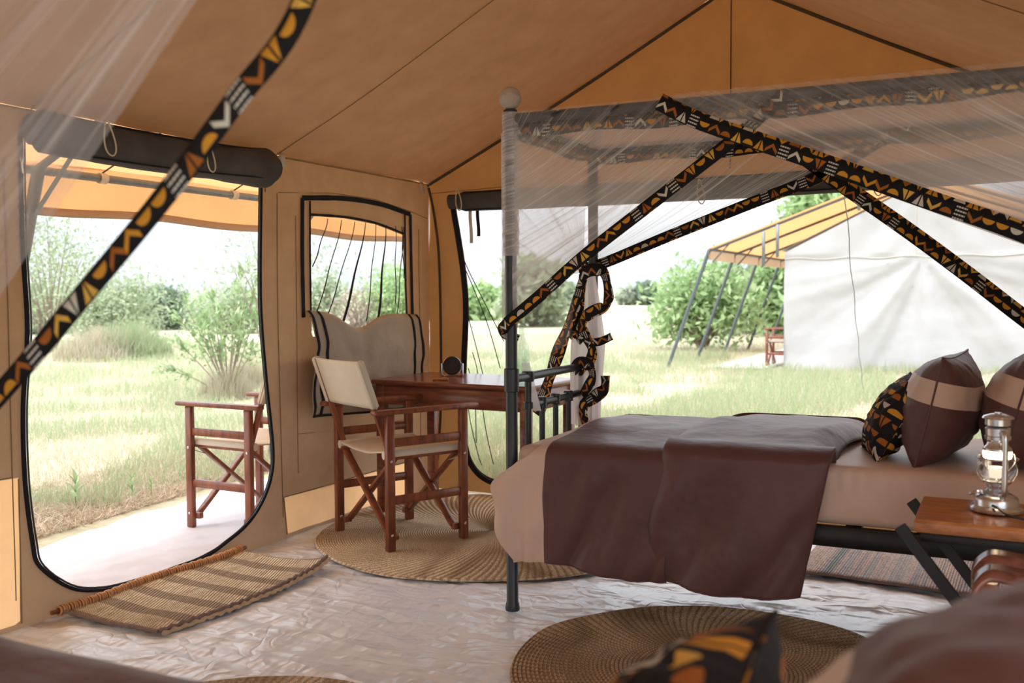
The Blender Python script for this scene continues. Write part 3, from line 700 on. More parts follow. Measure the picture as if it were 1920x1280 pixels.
# ------------------------------------------------------------------ director chairs
def make_chair(label):
    """origin between the rear legs on the floor, +y is forward"""
    r = thing('director_chair', label, 'chair'); W = .255; D = .41
    for sx in (-1, 1):
        for (yy) in (0, D):
            mb = MB(); mb.box((sx * W, yy, .318), (.030, .042, .636), bev=.003); lg = mb.build('leg', M['wood'], r)
            M_ = Matrix.Rotation(PI / 2, 3, 'Y')
            for z_ in (.075, .42):
                b = MB(); b.lathe([(.005, -.018), (.007, -.0165), (.007, .0165), (.005, .018)], (sx * W, yy, z_), 8, M_); b.build('bolt', M['chrome'], lg)
        mb = MB(); mb.box((sx * (W + .003), D / 2 - .005, .650), (.052, D + .17, .022), bev=.006); mb.build('armrest', M['wood'], r)
        for z_ in (.505, .235):
            mb = MB(); mb.bar((sx * (W), .015, z_), (sx * (W), D - .015, z_), .018, .040); mb.build('side_rail', M['wood'], r)
        mb = MB(); mb.bar((sx * (W - .035), -.012, .43), (sx * (W - .035), D + .01, .43), .028, .022); mb.build('seat_rail', M['wood'], r)
        for yy in (.030, D - .028):
            mb = MB(); mb.box((sx * (W - .022), yy, .060), (.030, .044, .030), bev=.003); mb.build('foot_block', M['wood'], r)
        mb = MB(); mb.bar((sx * (W - .03), .012, .46), (sx * (W - .035), -.135, .885), .026, .020, (1, 0, 0)); mb.build('back_post', M['wood'], r)
    for yy, o_ in ((.030, .0), (D - .028, 0)):
        for sx in (-1, 1):
            mb = MB(); y2 = yy + sx * .012
            mb.bar((sx * (W - .03), y2, .425), (-sx * (W - .028), y2, .062), .018, .034, (0, 1, 0)); cb = mb.build('cross_bar', M['wood'], r)
    for yy in (.030, D - .028):
        for sx in (-1, 1):
            mb = MB(); mb.bar((sx * (W - .004), yy, .405), (sx * (W - .085), yy, .375), .004, .014, (0, 1, 0), 0); mb.build('metal_bracket', M['chrome'], r)
    def seat(a, b):
        x = -(W - .03) + 2 * (W - .03) * a; y = -.012 + (D + .02) * b; s_ = math.sin(a * PI)
        return (x, y, .458 - .020 * s_ + .004 * nz(a * 4, b * 4, 2))
    mb = MB(); mb.grid(seat, 24, 16); mb.build('seat_canvas', M['chair_canvas'], r, solid=.006)
    for sx in (-1, 1):
        mb = MB(); mb.tube([(sx * (W - .034), -.014 + (D + .02) * k / 8, .445) for k in range(9)], .021, 10, flat=.8); mb.build('seat_hem', M['chair_canvas'], r)
    def back(a, b):
        x = -(W - .01) + 2 * (W - .01) * a; z = .665 + .222 * b + .004 * math.sin(a * PI) * (1 - b); y = -.058 - .078 * b - .030 * math.sin(a * PI)
        return (x, y, z)
    mb = MB(); mb.grid(back, 24, 12); bk = mb.build('back_canvas', M['chair_canvas'], r, solid=.006)
    for sx in (-1, 1):
        mb = MB(); mb.bar((sx * (W - .026), -.058, .665), (sx * (W - .030), -.138, .890), .040, .028, (1, 0, 0), .009); mb.build('back_hem', M['chair_canvas'], bk)
    return r
ch = make_chair('director chair with cream canvas and red-brown wood on the round mat at the desk')
ch.location = (.43, 3.857, .012); ch.rotation_euler = (0, 0, -math.atan2(.182, .374) + .0)
ch2 = dup(ch); ch2['label'] = 'director chair standing outside on the white sheet, seen through the doorway'
ch3 = dup(ch); ch3['label'] = 'small distant director chair beside the white tent'
for c_, g in ((ch, 0), (ch2, 0), (ch3, 0)): c_['group'] = 'wooden director chairs'
ch2.location = (-.185, 4.005, -.008); ch2.rotation_euler = (0, 0, PI / 2 - .03)
ch3.location = (.06, 16.62, -.03); ch3.rotation_euler = (0, 0, PI * .5 + .0)

# ------------------------------------------------------------------ desk with lamp and bottle
DA = -.0366
desk = thing('desk', 'dark red-brown wooden writing desk in the tent corner', 'desk', (.105, 4.385, .0), DA)
dl, dw, dz = .985, .585, .743
mb = MB(); mb.box((dl / 2, dw / 2, dz - .012), (dl, dw, .024), bev=.006); mb.build('desk_top', M['desk'], desk)
for (c_, d_) in (((dl / 2, .035, dz - .079), (dl - .07, .02, .11)), ((dl / 2, dw - .035, dz - .079), (dl - .07, .02, .11)), ((.035, dw / 2, dz - .079), (.02, dw - .07, .11)), ((dl - .035, dw / 2, dz - .079), (.02, dw - .07, .11))):
    mb = MB(); mb.box(c_, d_, bev=.002); mb.build('apron', M['desk'], desk)
for x_ in (.045, dl - .045):
    for y_ in (.045, dw - .045):
        mb = MB(); mb.box((x_, y_, (dz - .024) / 2 + .004), (.052, .048, dz - .03), bev=.003); mb.build('leg', M['desk'], desk)
lp = at(848, 706, 'z', dz + .001)
lamp = thing('solar_lamp', 'round black solar lamp on a small stand on the desk', 'lamp', tuple(lp), .42)
Mx = Matrix.Rotation(PI / 2 - .25, 3, 'X')
mb = MB(); mb.lathe([(0, -.014), (.046, -.014), (.052, -.008), (.053, .006), (.049, .012), (.044, .012), (.043, .009), (0, .009)], (0, 0, .062), 32, Mx); hd = mb.build('lamp_head', M['black'], lamp)
mb = MB(); mb.lathe([(.0505, .005), (.055, .002), (.055, -.006), (.0505, -.009)], (0, 0, .062), 32, Mx); mb.build('rim', M['chrome'], hd)
mb = MB()
for i in (-1, 1):
    for j in (-1, 1): mb.box(Mx @ Vector((i * .013, j * .013, .0098)) + Vector((0, 0, .062)), (.024, .024, .001), M=Mx)
t = NT('solar_cell'); M['cell'] = t.done(t.pbsdf((.02, .025, .05), .15)); mb.build('solar_cell', M['cell'], hd)
mb = MB(); mb.tube(spline([(-.058, 0, .075), (-.058, .0, .02), (-.054, .006, .006), (-.03, .028, .004), (0, .034, .004), (.03, .028, .004), (.054, .006, .006), (.058, 0, .02), (.058, 0, .075)], 5), .006, 6, flat=.6); mb.build('stand', M['chrome'], lamp)
pp = at(812, 711, 'z', dz + .008)
mb = MB(); mb.tube([(0, 0, 0), (.02, .01, 0), (.045, .03, 0), (.07, .04, 0)], [.009, .006, .010, .006], 8); o_ = mb.build('wooden_peg', M['cane'], loc=tuple(pp)); tag(o_, 'small wooden peg lying on the desk by the lamp', 'peg')
bp = at(985, 716, 'z', dz + .0015)
bottle = thing('bottle', 'pale green glass bottle standing on the right end of the desk', 'bottle', (bp[0] - .02, bp[1] + .0, dz + .0015))
mb = MB(); mb.lathe([(0, .004), (.030, .002), (.039, .006), (.040, .02), (.040, .16), (.037, .185), (.024, .215), (.015, .24), (.0135, .285), (.0155, .288), (.0155, .297), (.0125, .298)], n=24); mb.build('glass', M['bottle'], bottle)
mb = MB(); mb.lathe([(0, .006), (.036, .008), (.037, .03), (.037, .118), (0, .118)], n=20); t = NT('water_in_bottle'); tp = t.n('BsdfTransparent'); t.put(tp.inputs[0], (.84, .92, .88)); gg = t.n('BsdfGlossy'); gg.inputs['Roughness'].default_value = .05
mb.build('water', t.done(t.mixs(.06, tp.outputs[0], gg.outputs[0])), bottle)

# ------------------------------------------------------------------ mats and rugs
def coil_mat(name, cx, cy, R, mat, label, coil=.0115, z0=.006, clipx=None, sx=1, sy=1, grp=None, seed=0):
    mb = MB(); nr = int(R / coil) * 3; na = 220; vs = [(0, 0, z0)]; fs = []; uv = [(0, 0)]
    for i in range(1, nr + 1):
        for k in range(na):
            a = 2 * PI * k / na; r = R * i / nr; rr = r * (1 + .012 * math.sin(3 * a + seed) + .008 * math.sin(7 * a) * (r / R))
            ph = (r / coil + a / (2 * PI)) * 2 * PI
            z = z0 + .0035 + .0028 * math.cos(ph) + .004 * nz(math.cos(a) * r * 3, math.sin(a) * r * 3, seed) + (.010 * max(0, nz(math.cos(a) * 2, math.sin(a) * 2, seed + 5)) * (r / R) ** 5)
            if i == nr: z = z0 - .003
            x = rr * math.cos(a) * sx; y = rr * math.sin(a) * sy
            if clipx is not None and cx + x < clipx: z += (clipx - cx - x) * .9; x = clipx - cx
            vs.append((x, y, z)); uv.append((x, y))
    for k in range(na): fs.append((0, 1 + k, 1 + (k + 1) % na))
    for i in range(nr - 1):
        for k in range(na):
            j = (k + 1) % na; a = 1 + i * na; fs.append((a + k, a + na + k, a + na + j, a + j))
    mb.add(vs, fs, uv); o = mb.build(name, mat, loc=(cx, cy, 0)); return tag(o, label, 'mat', grp)
coil_mat('round_straw_mat', .885, 4.30, .865, M['straw'], 'large pale round straw mat under the director chair and desk', clipx=.025, seed=1)
coil_mat('round_straw_mat', 2.39, 3.01, .63, M['straw_dark'], 'darker brown round straw mat on the floor in front of the bed', .0135, sx=1.03, sy=1.02, seed=4)
coil_mat('round_straw_mat', 1.50, 1.735, .69, M['straw'], 'round straw mat of which only the rim shows at the bottom edge', seed=6, z0=.006)
# striped jute mat with cane-bound stick
jm = thing('jute_mat', 'rectangular striped jute doormat below the doorway', 'mat', (.30, 2.94, .0), .0)
def jf(a, b, dz_=0):
    x = -.245 + .475 * a + .05 * (b - .5) * (1 - a) * 0; y = -.485 + .955 * b + .02 * a
    lift = .035 * a ** 4 * b ** 6 + .02 * (1 - a) ** 4 * .6
    x += .03 * math.sin(b * PI) * a
    return (x, y, .010 + .0032 * math.cos(b * 80 * 2 * PI) + lift + .004 * nz(a * 3, b * 5) + dz_)
mb = MB(); mb.grid(jf, 30, 480); mb.build('woven_panel', M['jute'], jm, solid=.004)
for k, mk in ((0, 'dark_rope'), (1, 'jute_rope')):
    mb = MB(); mb.tube([Vector(jf(1, i / 60, .006 - k * .009)) + Vector((.006 + .012 * k + .002 * math.sin(i * 2.1), 0, 0)) for i in range(61)], [.008 + .002 * math.sin(i * 2.4) for i in range(61)], 7); mb.build('border_rope', M[mk], jm)
mb = MB(); mb.tube([Vector(jf(i / 30, 0, 0)) + Vector((0, -.004, 0)) for i in range(31)], [.007 + .002 * math.sin(i * 2.4) for i in range(31)], 7); mb.build('border_rope', M['dark_rope'], jm)
mb = MB(); mb.tube([(-.25 + .012 * math.sin(i), -.53 + i * .1045, .028) for i in range(11)], .009, 8); stk = mb.build('stick', M['wood'], jm)
mb = MB()
for i in range(88):
    y_ = -.50 + i * .0112; rr = .0155 + .002 * math.sin(i * 1.7); mb.tube([(-.25 + .012 * math.sin((y_ + .53) / .1045) + rr * math.cos(a), y_ + .002 * math.sin(a), .028 + rr * math.sin(a)) for a in [2 * PI * k / 8 for k in range(8)]], .0048, 5, closed=True)
mb.build('cane_binding', M['cane'], stk)
# striped rag rug under the bed
rg = thing('rag_rug', 'striped multicoloured rag rug on the floor beneath the bed', 'rug', (3.03, 4.50, .0), -.03)
mb = MB(); mb.grid(lambda a, b: (-.62 + 1.24 * a, -.29 + .58 * b + .01 * math.sin(a * 9), .012 + .0015 * math.sin(a * 110 * 2 * PI) + .004 * nz(a * 6, b * 3)), 500, 12); mb.build('woven_field', M['rag'], rg, solid=.004)
for b_ in (0, 1):
    mb = MB(); mb.tube([(-.62 + 1.24 * k / 60, (-.295 if b_ == 0 else .295) + .01 * math.sin(k / 60 * 9), .012 + .004 * nz(k / 10, b_)) for k in range(61)], .006, 6); mb.build('bound_edge', M['dark_rope'], rg)

# ------------------------------------------------------------------ four-poster bed
BX, BY, BA = 1.539, 3.262, .0244
BW, BL, ZC = .865, 1.98, 1.862
bed = thing('four_poster_bed', 'blue-black iron four-poster bed in the middle of the tent', 'bed', (BX, BY, .0), BA)
def B(l, w_, z): c, s = math.cos(BA), math.sin(BA); return Vector((BX + l * c - w_ * s, BY + l * s + w_ * c, z))
def make_bed_parts(bed):
    for l in (0, BL):
        for w_ in (0, BW):
            mb = MB(); mb.lathe([(.0, .004), (.027, .004), (.028, .012), (.0255, .03), (.0225, .035), (.0225, .835), (.028, .838), (.0285, .845), (.0285, .915), (.028, .922), (.0225, .925), (.0225, 1.868), (.026, 1.872), (.026, 1.884), (.012, 1.89)], (l, w_, 0), 20)
            ps = mb.build('post', M['iron'], bed)
            mb = MB(); mb.lathe([(.012, 1.886), (.022, 1.892)] + [(.042 * math.sin(a), 1.928 - .042 * math.cos(a)) for a in [.5 + i * (PI - .5) / 12 for i in range(13)]], (l, w_, 0), 24)
            mb.build('finial_ball', M['finial'], ps)
    for w_ in (0, BW):
        mb = MB(); mb.tube([(0, w_, ZC - .01), (BL, w_, ZC - .01)], .019, 12); mb.build('canopy_rail', M['iron'], bed)
        mb = MB(); mb.box((BL / 2, w_, .408), (BL - .04, .035, .066), bev=.004); mb.build('side_rail', M['dark_iron'], bed)
    for l in (0, BL):
        mb = MB(); mb.tube([(l, 0, ZC - .01), (l, BW, ZC - .01)], .019, 12); mb.build('canopy_rail', M['iron'], bed)
        mb = MB(); mb.box((l, BW / 2, .415), (.035, BW - .04, .05), bev=.004); mb.build('end_rail', M['dark_iron'], bed)
        mb = MB(); mb.tube([(l, .02, .883), (l, BW - .02, .883)], .017, 12); mb.build('foot_rail', M['iron'], bed)
        mb = MB(); mb.tube([(l, .15, .768), (l, .715, .768)], .015, 12); mb.build('foot_rail', M['iron'], bed)
        for w_ in (.15, .715):
            mb = MB(); mb.tube([(l, w_, .44), (l, w_, .875)], .0135, 10)
            mb.lathe([(.0135, .862), (.022, .863), (.025, .872), (.025, .895), (.022, .903), (0, .904)], (l, w_, 0), 14); mb.lathe([(.0135, .755), (.019, .757), (.019, .781), (.0135, .783)], (l, w_, 0), 14)
            mb.build('spindle', M['iron'], bed)
        for w_ in (.285, .425, .565):
            mb = MB(); mb.tube([(l, w_, .44), (l, w_, .765)], .012, 10); mb.lathe([(.012, .745), (.022, .747), (.020, .752), (.020, .786), (.016, .79), (0, .791)], (l, w_, 0), 14); mb.build('spindle', M['iron'], bed)
    for k in range(9):
        mb = MB(); mb.box((.12 + k * .22, BW / 2, .425), (.05, BW - .05, .012)); mb.build('slat', M['dark_iron'], bed)
M['finial'] = cloth('gauze_wrapped_ball', (.50, .43, .40), .2, wrinkle=1.0, scale=40, dist=.01)
make_bed_parts(bed)
# mattress with fitted sheet
def box_soft(L0, L1, W0, W1, Z0, Z1, r, pl=.0, seed=0):
    """rounded cushion block: superellipse section swept as a closed surface"""
    mb = MB(); nu, nv = 96, 22; vs, fs, uv = [], [], []
    for j in range(nv + 1):
        ph = -PI / 2 + PI * j / nv; cz = math.copysign(abs(math.sin(ph)) ** .35, math.sin(ph)); cr = abs(math.cos(ph)) ** .28 if abs(math.cos(ph)) > 1e-6 else 0
        for i in range(nu):
            th = 2 * PI * i / nu; c, s = math.cos(th), math.sin(th)
            ex = .16
            x = math.copysign(abs(c) ** ex, c) * cr; y = math.copysign(abs(s) ** ex, s) * cr
            X = (L0 + L1) / 2 + (L1 - L0) / 2 * x; Y = (W0 + W1) / 2 + (W1 - W0) / 2 * y; Z = (Z0 + Z1) / 2 + (Z1 - Z0) / 2 * cz
            if cr > .75 : 
                k = pl * nz(X * 22, Y * 22, seed); X += c * k; Y += s * k
            vs.append((X, Y, Z)); uv.append((X, Y))
    for j in range(nv):
        for i in range(nu): fs.append((j * nu + i, j * nu + (i + 1) % nu, (j + 1) * nu + (i + 1) % nu, (j + 1) * nu + i))
    mb.add(vs, fs, uv); return mb
def mattress_mesh():
    # dense rounded box: top, sides with gathers along the near side
    mb = MB(); L0, L1, W0, W1, Z0, Z1 = .035, BL - .035, -.012, BW + .01, .432, .628; r = .035
    prof = []          # closed section in (w,z)
    def arc(cw, cz, a0, a1): 
        for k in range(5): a = a0 + (a1 - a0) * k / 4; prof.append((cw + r * math.cos(a), cz + r * math.sin(a)))
    arc(W0 + r, Z0 + r, PI * 1.5, PI); [prof.append((W0, Z0 + r + (Z1 - Z0 - 2 * r) * k / 6)) for k in range(1, 6)]
    arc(W0 + r, Z1 - r, PI, PI / 2); [prof.append((W0 + r + (W1 - W0 - 2 * r) * k / 14, Z1)) for k in range(1, 14)]
    arc(W1 - r, Z1 - r, PI / 2, 0); arc(W1 - r, Z0 + r, 0, -PI / 2)
    n = len(prof); NL = 260; vs, fs, uv = [], [], []
    for i in range(NL + 1):
        tt = i / NL; e = min(1, min(tt, 1 - tt) * 40); l = L0 + (L1 - L0) * tt
        for k, (w_, z) in enumerate(prof):
            cw, cz = (W0 + W1) / 2, (Z0 + Z1) / 2; sc = .86 + .14 * math.sin(e * PI / 2)
            g = 0
            if w_ < W0 + .01: g = .005 * nz(l * 16, z * 3, 5) * (z - Z0) / (Z1 - Z0) + .0035 * math.sin(l * 120 + 3 * nz(l * 9, 0)) * max(0, (z - .53) / .1)
            vs.append((l, cw + (w_ - cw) * (.97 + .03 * sc) + g, cz + (z - cz) * sc + (.002 * nz(l * 8, w_ * 8) if z > .6 else 0))); uv.append((l, w_ + z))
    for i in range(NL):
        for k in range(n): fs.append((i * n + k, i * n + (k + 1) % n, (i + 1) * n + (k + 1) % n, (i + 1) * n + k))
    fs += [tuple(range(n)), tuple(NL * n + k for k in range(n - 1, -1, -1))]
    mb.add(vs, fs, uv); return mb
mat1 = mattress_mesh().build('mattress', M['beige'], loc=(BX, BY, .012)); mat1.rotation_euler = (0, 0, BA)
tag(mat1, 'mattress in a satin beige fitted sheet on the iron bed', 'mattress')

# duvet: lower layer with beige foot band, upper folded layer
def drape(L0, L1, ztop, yn, zb, seed, amp=.016, hemf=None, puff=.0, thick=.03, footroll=0):
    """cloth lying over the mattress and hanging down its near side.  a along the bed, b: far edge -> top -> near hem"""
    wt = .872
    def f(a, b):
        l = L0 + (L1 - L0) * a
        fl_ = 0
        if b < .10:                       # tucked far side
            q = b / .10; w_ = BW + .015 - 0 * q; z = ztop - .10 * (1 - q) - .01; w_ -= .035 * q * q
            z = ztop - .085 * (1 - q) ** 1.3 - .012 * (q > .9)
        elif b < .50:                     # top
            q = (b - .10) / .40; w_ = (BW - .02) * (1 - q) + .035 * q
            z = ztop - .012 * math.cos(q * 2 * PI) + (.014 * nz(l * 3.2, w_ * 3.2, seed) + .010 * nz(l * 9, w_ * 5, seed + 1)) * (1 - q ** 3)
        else:
            q = (b - .50) / .50; hz = zb + (hemf(a) if hemf else 0)
            th = min(1, q / .14) * PI / 2; rr = .045
            if q < .14: w_ = .035 - (rr + .035 + yn) * math.sin(th); z = ztop - .012 - rr * (1 - math.cos(th))
            else:
                p = (q - .14) / .86; zs = ztop - .012 - rr; z = zs + (hz - zs) * p
                fold = amp * (nz(l * 6.5 + p * 1.1, p * 1.0, seed + 2) + .5 * nz(l * 15 + p * 2.2, p * 1.6, seed + 3)) * (.35 + .9 * p) * min(1, p * 5)
                w_ = -rr - yn + fold - .012 * p
        if b >= .50: pass
        if footroll and a < .22:           # foot end bellies out past the post
            k = (1 - a / .22) ** 2; l -= 0
            if b > .5: w_ -= .02 * k
            z -= (.10 * k if .10 <= b <= .62 else .02 * k) if b < .62 else 0
        return (l, w_, z)
    return f
def hem1(a): return .012 * math.sin(a * 6) + .004
BD = {}
dv = thing('duvet', 'brown satin duvet with a beige foot band spread over the bed', 'duvet', (BX, BY, 0), BA)
FL = drape(.0, .62, .668, .012, .205, 3, .046, hem1)
def foot(a, b, s_=.0):
    l, w_, z = FL(a, b)
    if a < .30:
        k = (1 - a / .30); k = k * k * (3 - 2 * k) * .5 + k * .5
        if b <= .5: l += .105 * k; z -= .055 * k ** 2
        else:
            q = (b - .5) / .5; z -= .055 * k ** 2 * max(0, 1 - q * 2)
            l += k * (.105 - .150 * math.sin(min(1, q / .42) * PI / 2) + (.075 * ((q - .42) / .58) ** 1.6 if q > .42 else 0)) + .010 * math.sin(q * 14 + a * 20) * k
            w_ -= .016 * math.sin(q * PI) * k
    return (l, w_, z)
AB = .26
mb = MB(); mb.grid(lambda a, b: foot(AB + (1 - AB) * a, b), 90, 110); mb.build('brown_panel', M['duvet'], dv, solid=.012)
mb = MB(); mb.grid(lambda a, b: foot(AB * a, b), 36, 110); o_ = mb.build('foot_band', M['beige'], dv, solid=.012); o_['label'] = 'beige satin band across the foot end of the duvet'
FU = drape(.60, 1.165, .698, .030, .195, 9, .032, lambda a: .012 * math.sin(a * 5 + 2) - .008 * a + .012)
mb = MB()
def fu(a, b):
    l, w_, z = FU(a, b)
    e = 1 - (2 * a - 1) ** 8           # rounded folded edges
    if b > .5: 
        q = (b - .5) / .5; l += -.05 * q * (1 - a) - .10 * q * a
        l += .012 * math.sin(q * 9) * (1 - a)
    else: l += .02 * math.sin(b * 12)
    if b < .5: z -= .035 * (1 - e) if a < .5 else .058 * max(0, (a - .86) / .14) ** 2
    else: w_ += .028 * (1 - e)
    if b < .5: l += .05 * (1 - b * 2) * a
    return (l, w_, z)
mb.grid(fu, 80, 120); o_ = mb.build('folded_layer', M['duvet'], dv, solid=.016); o_['label'] = 'brown duvet folded back on itself in the middle of the bed'
mb = MB(); mb.tube([Vector(fu(k / 60, .997)) + Vector((0, -.006 + .0015 * math.sin(k * 2), 0)) for k in range(61)], .005, 6); mb.build('hem', M['duvet'], dv)
mb = MB(); mb.tube([Vector(foot(k / 60, .997)) + Vector((0, -.004, 0)) for k in range(int(60 * AB))], .004, 6); mb.build('hem', M['beige'], dv)
mb = MB(); mb.tube([Vector(foot(AB + (1 - AB) * k / 60, .997)) + Vector((0, -.004, 0)) for k in range(61)], .004, 6); mb.build('hem', M['duvet'], dv)

# cushions and pillows: local x = thickness, y = width, z = height (standing on their lower edge)
def pillow_pt(a, b, side, wd, ht, th, ear=.16, pinch=.07, seed=0):
    u, v = 2 * a - 1, 2 * b - 1
    k = max(0, (1 - u * u)) ** .55 * max(0, (1 - v * v)) ** .55
    x = side * th / 2 * k * (1 + .05 * nz(u * 2.5, v * 2.5, seed)) + .008 * nz(u * 6, v * 6, seed + 1) * (k > 0)
    y = wd / 2 * u * (1 - pinch * (1 - v * v) ** 1 ) ; z = ht / 2 * v * (1 - pinch * (1 - u * u))
    return (x, y, z + ht / 2)
def pillow(name, label, wd, ht, th, loc, rot, mat, band=None, seed=0, bandmat=None, cat='cushion', group=None, uvs=1):
    r = thing(name, label, cat, loc, 0, group); r.rotation_euler = rot
    def uvf(side): return lambda a, b: (a * wd + (0 if side < 0 else .37), b * ht + (0 if side < 0 else .21))
    rngs = [('cover', 0, 1, mat)] if not band else [('cover', 0, band[0], mat), ('contrast_band', band[0], band[1], bandmat), ('cover', band[1], 1, mat)]
    for nm, b0, b1, mt in rngs:
        mb = MB()
        for side in (-1, 1):
            mb.grid(lambda a, b: pillow_pt(a, b0 + (b1 - b0) * b, side, wd, ht, th, seed=seed), 36, max(6, int(36 * (b1 - b0))), lambda a, b: (a * wd + (side > 0) * .37, (b0 + (b1 - b0) * b) * ht))
        mb.build(nm, mt, r)
    mb = MB(); P = []
    for k in range(41): P.append(pillow_pt(k / 40, 0, 1, wd, ht, th))
    for k in range(41): P.append(pillow_pt(1, k / 40, 1, wd, ht, th))
    for k in range(41): P.append(pillow_pt(1 - k / 40, 1, 1, wd, ht, th))
    for k in range(40): P.append(pillow_pt(0, 1 - k / 40, 1, wd, ht, th))
    mb.tube(P, .0035, 5, closed=True); mb.build('seam', mat, r)
    return r
pillow('cushion', 'black and ochre printed cushion leaning on the brown pillow', .34, .325, .15, (2.775, 3.58, .632), (0, .52, .25), M['mud_big'], seed=2)
pillow('pillow', 'brown satin pillow with a beige band behind the printed cushion', .54, .375, .26, (2.965, 3.62, .630), (0, .22, -.10), M['duvet'], (.58, .79), 5, M['beige'], 'pillow')
pillow('pillow', 'brown pillow with a beige band cut off at the right edge', .56, .40, .27, (3.215, 3.62, .630), (0, .26, -.15), M['duvet'], (.55, .78), 7, M['beige'], 'pillow')

# ------------------------------------------------------------------ mosquito net over the bed
def curtain(mb, T, G, n=110, m=26, sag=.03, ripple=.012, seed=0, rn=(0, 1, 0), dens=1):
    rn = Vector(rn)
    def f(a, b):
        p = Vector(T(a)).lerp(Vector(G(a)), b); env = math.sin(b * PI)
        p = p + Vector((0, 0, -sag * env)) + rn * (ripple * (nz(a * 26, b * .8, seed) + .5 * nz(a * 60, b * .5, seed + 1)) * (1.15 - b))
        return p
    mb.grid(f, n, m, lambda a, b: (a * dens, b)); return f
net = thing('mosquito_net', 'white gauze mosquito net with printed trim tied back on the iron bed', 'net', (0, 0, 0))
def BP(l, w_, z): return tuple(B(l, w_, z))
# roof sheet
mb = MB(); mb.grid(lambda a, b: BP(-.01 + 1.73 * a, .0 + BW * b, ZC - .012 - .012 * math.sin(a * PI) * math.sin(b * PI)), 60, 24); mb.build('net_roof', M['net_top'], net)
# near left panel: rail -> foot post
def smoothst(a): return a * a * (3 - 2 * a)
T1 = lambda a: BP(.995 * a, -.022, ZC + .012); G1 = lambda a: BP(-.03, -.018, 1.80 - .47 * min(a, .9) / .9 - (.24 * ((a - .9) / .1) if a > .9 else 0))
mb = MB(); curtain(mb, T1, G1, seed=1, dens=.95); mb.build('net_panel', M['net'], net)
# gauze wrapped round the foot post
mb = MB(); mb.grid(lambda a, b: BP(*(.031 * math.cos(2 * PI * a) * (1 + .1 * nz(b * 22 + a * 3, 0, 3)), .031 * math.sin(2 * PI * a) * (1 + .1 * nz(b * 22 + a * 3, 0, 3)), 1.875 - .53 * b)), 20, 70, lambda a, b: (b * .9 + a * .08, a)); mb.build('net_wrap', M['net_dense'], net)
# near right panel: rail -> head post
T2 = lambda a: BP(.578 + (1.90 - .578) * a, -.05, ZC + .014); G2 = lambda a: BP(BL + .02, -.05, 1.22 + .5 * a)
mb = MB(); curtain(mb, T2, G2, seed=5, ripple=.014); mb.build('net_panel', M['net_right'], net)
# far left panel
T3 = lambda a: BP(1.29 * a, BW + .02, ZC + .01); G3 = lambda a: BP(-.03, BW + .01, 1.40 - .09 * a)
mb = MB(); curtain(mb, T3, G3, seed=9, sag=.04); mb.build('net_panel', M['net'], net)
# far right panel
T4 = lambda a: BP(.757 + (1.90 - .757) * a, BW + .022, ZC + .01); G4 = lambda a: BP(BL + .02, BW + .02, .92 + .6 * a)
mb = MB(); curtain(mb, T4, G4, seed=13); mb.build('net_panel', M['net_thin'], net)
# foot panel swept towards the far foot post
def T5(a):
    if a < .38: return BP(-.026, .0, 1.30 + (ZC - 1.30) * a / .38)
    return BP(-.026, BW * (a - .38) / .62, ZC + .008)
G5 = lambda a: BP(-.035, BW - .03, 1.30 + .05 * a)
mb = MB(); curtain(mb, T5, G5, seed=17, rn=(1, 0, 0), sag=.02); mb.build('net_panel', M['net'], net)
mb = MB(); mb.grid(lambda a, b: BP(-.028, .03 + (BW - .13) * a, (1.30 - .05 * a) * (1 - b) + (.90 + .10 * a) * b), 20, 20, lambda a, b: (a, b)); mb.build('net_panel', M['net_thin'], net)
# head end sheet
mb = MB(); mb.grid(lambda a, b: BP(1.74 + .22 * b, BW * a, ZC - .01 - .9 * b), 30, 20); mb.build('net_panel', M['net_thin'], net)
# hanging tail gathered at the far foot post
def tail(a, b):
    th = 2 * PI * a; r = .030 + .050 * min(1, b * 2.0) - .022 * max(0, b - .45)
    r *= 1 + .16 * math.sin(th * 7 + b * 2) + .08 * math.sin(th * 13)
    return BP(.012 + r * math.cos(th) * .8, BW - .105 + r * math.sin(th) + .012 * math.sin(b * 5), 1.325 - .70 * b)
mb = MB(); mb.grid(tail, 90, 30, lambda a, b: (a, b)); mb.build('net_tail', M['net_tail'], net)
# printed bands hanging inside the rails
def band(pts, wd=.055, n=40):
    mb = MB(); P = [Vector(p) for p in pts]; V = []; U = []; acc = 0
    P = spline(P, max(2, n // max(1, len(P) - 1)))
    for i, p in enumerate(P):
        if i: acc += (p - P[i - 1]).length
        V += [p, p + Vector((0, 0, -wd - .006 * math.sin(acc * 14)))]; U += [(acc, wd), (acc, 0)]
    mb.add(V, [(2 * i, 2 * i + 1, 2 * i + 3, 2 * i + 2) for i in range(len(P) - 1)], U); return mb
for pts in ([BP(0, .012, ZC - .02), BP(.9, .012, ZC - .025), BP(1.72, .012, ZC - .012)], [BP(0, BW - .01, ZC - .02), BP(.9, BW - .01, ZC - .025), BP(1.72, BW - .01, ZC - .02)],
            [BP(.01, 0, ZC - .02), BP(.01, BW / 2, ZC - .03), BP(.01, BW, ZC - .02)], [BP(1.72, 0, ZC - .02), BP(1.72, BW / 2, ZC - .03), BP(1.72, BW, ZC - .02)]):
    band(pts).build('printed_band', M['mud'], net, solid=.002)
def trim(pts, wd, nm='printed_trim', n=10, nrm=(0, -1, 0), parent=None, tw=0):
    P = spline(pts, n); sides = []
    for i, p in enumerate(P):
        tn = (P[min(i + 1, len(P) - 1)] - P[max(i - 1, 0)]).normalized(); s_ = Vector(nrm).cross(tn).normalized()
        if tw: s_ = (Matrix.Rotation(tw * math.sin(i * .35), 3, tn) @ s_)
        sides.append(tuple(s_))
    mb = MB(); mb.strip(P, wd, sides); return mb.build(nm, M['mud'], parent or net, solid=.003)
Y1, Y2 = BY - .045, BY + BW + .010
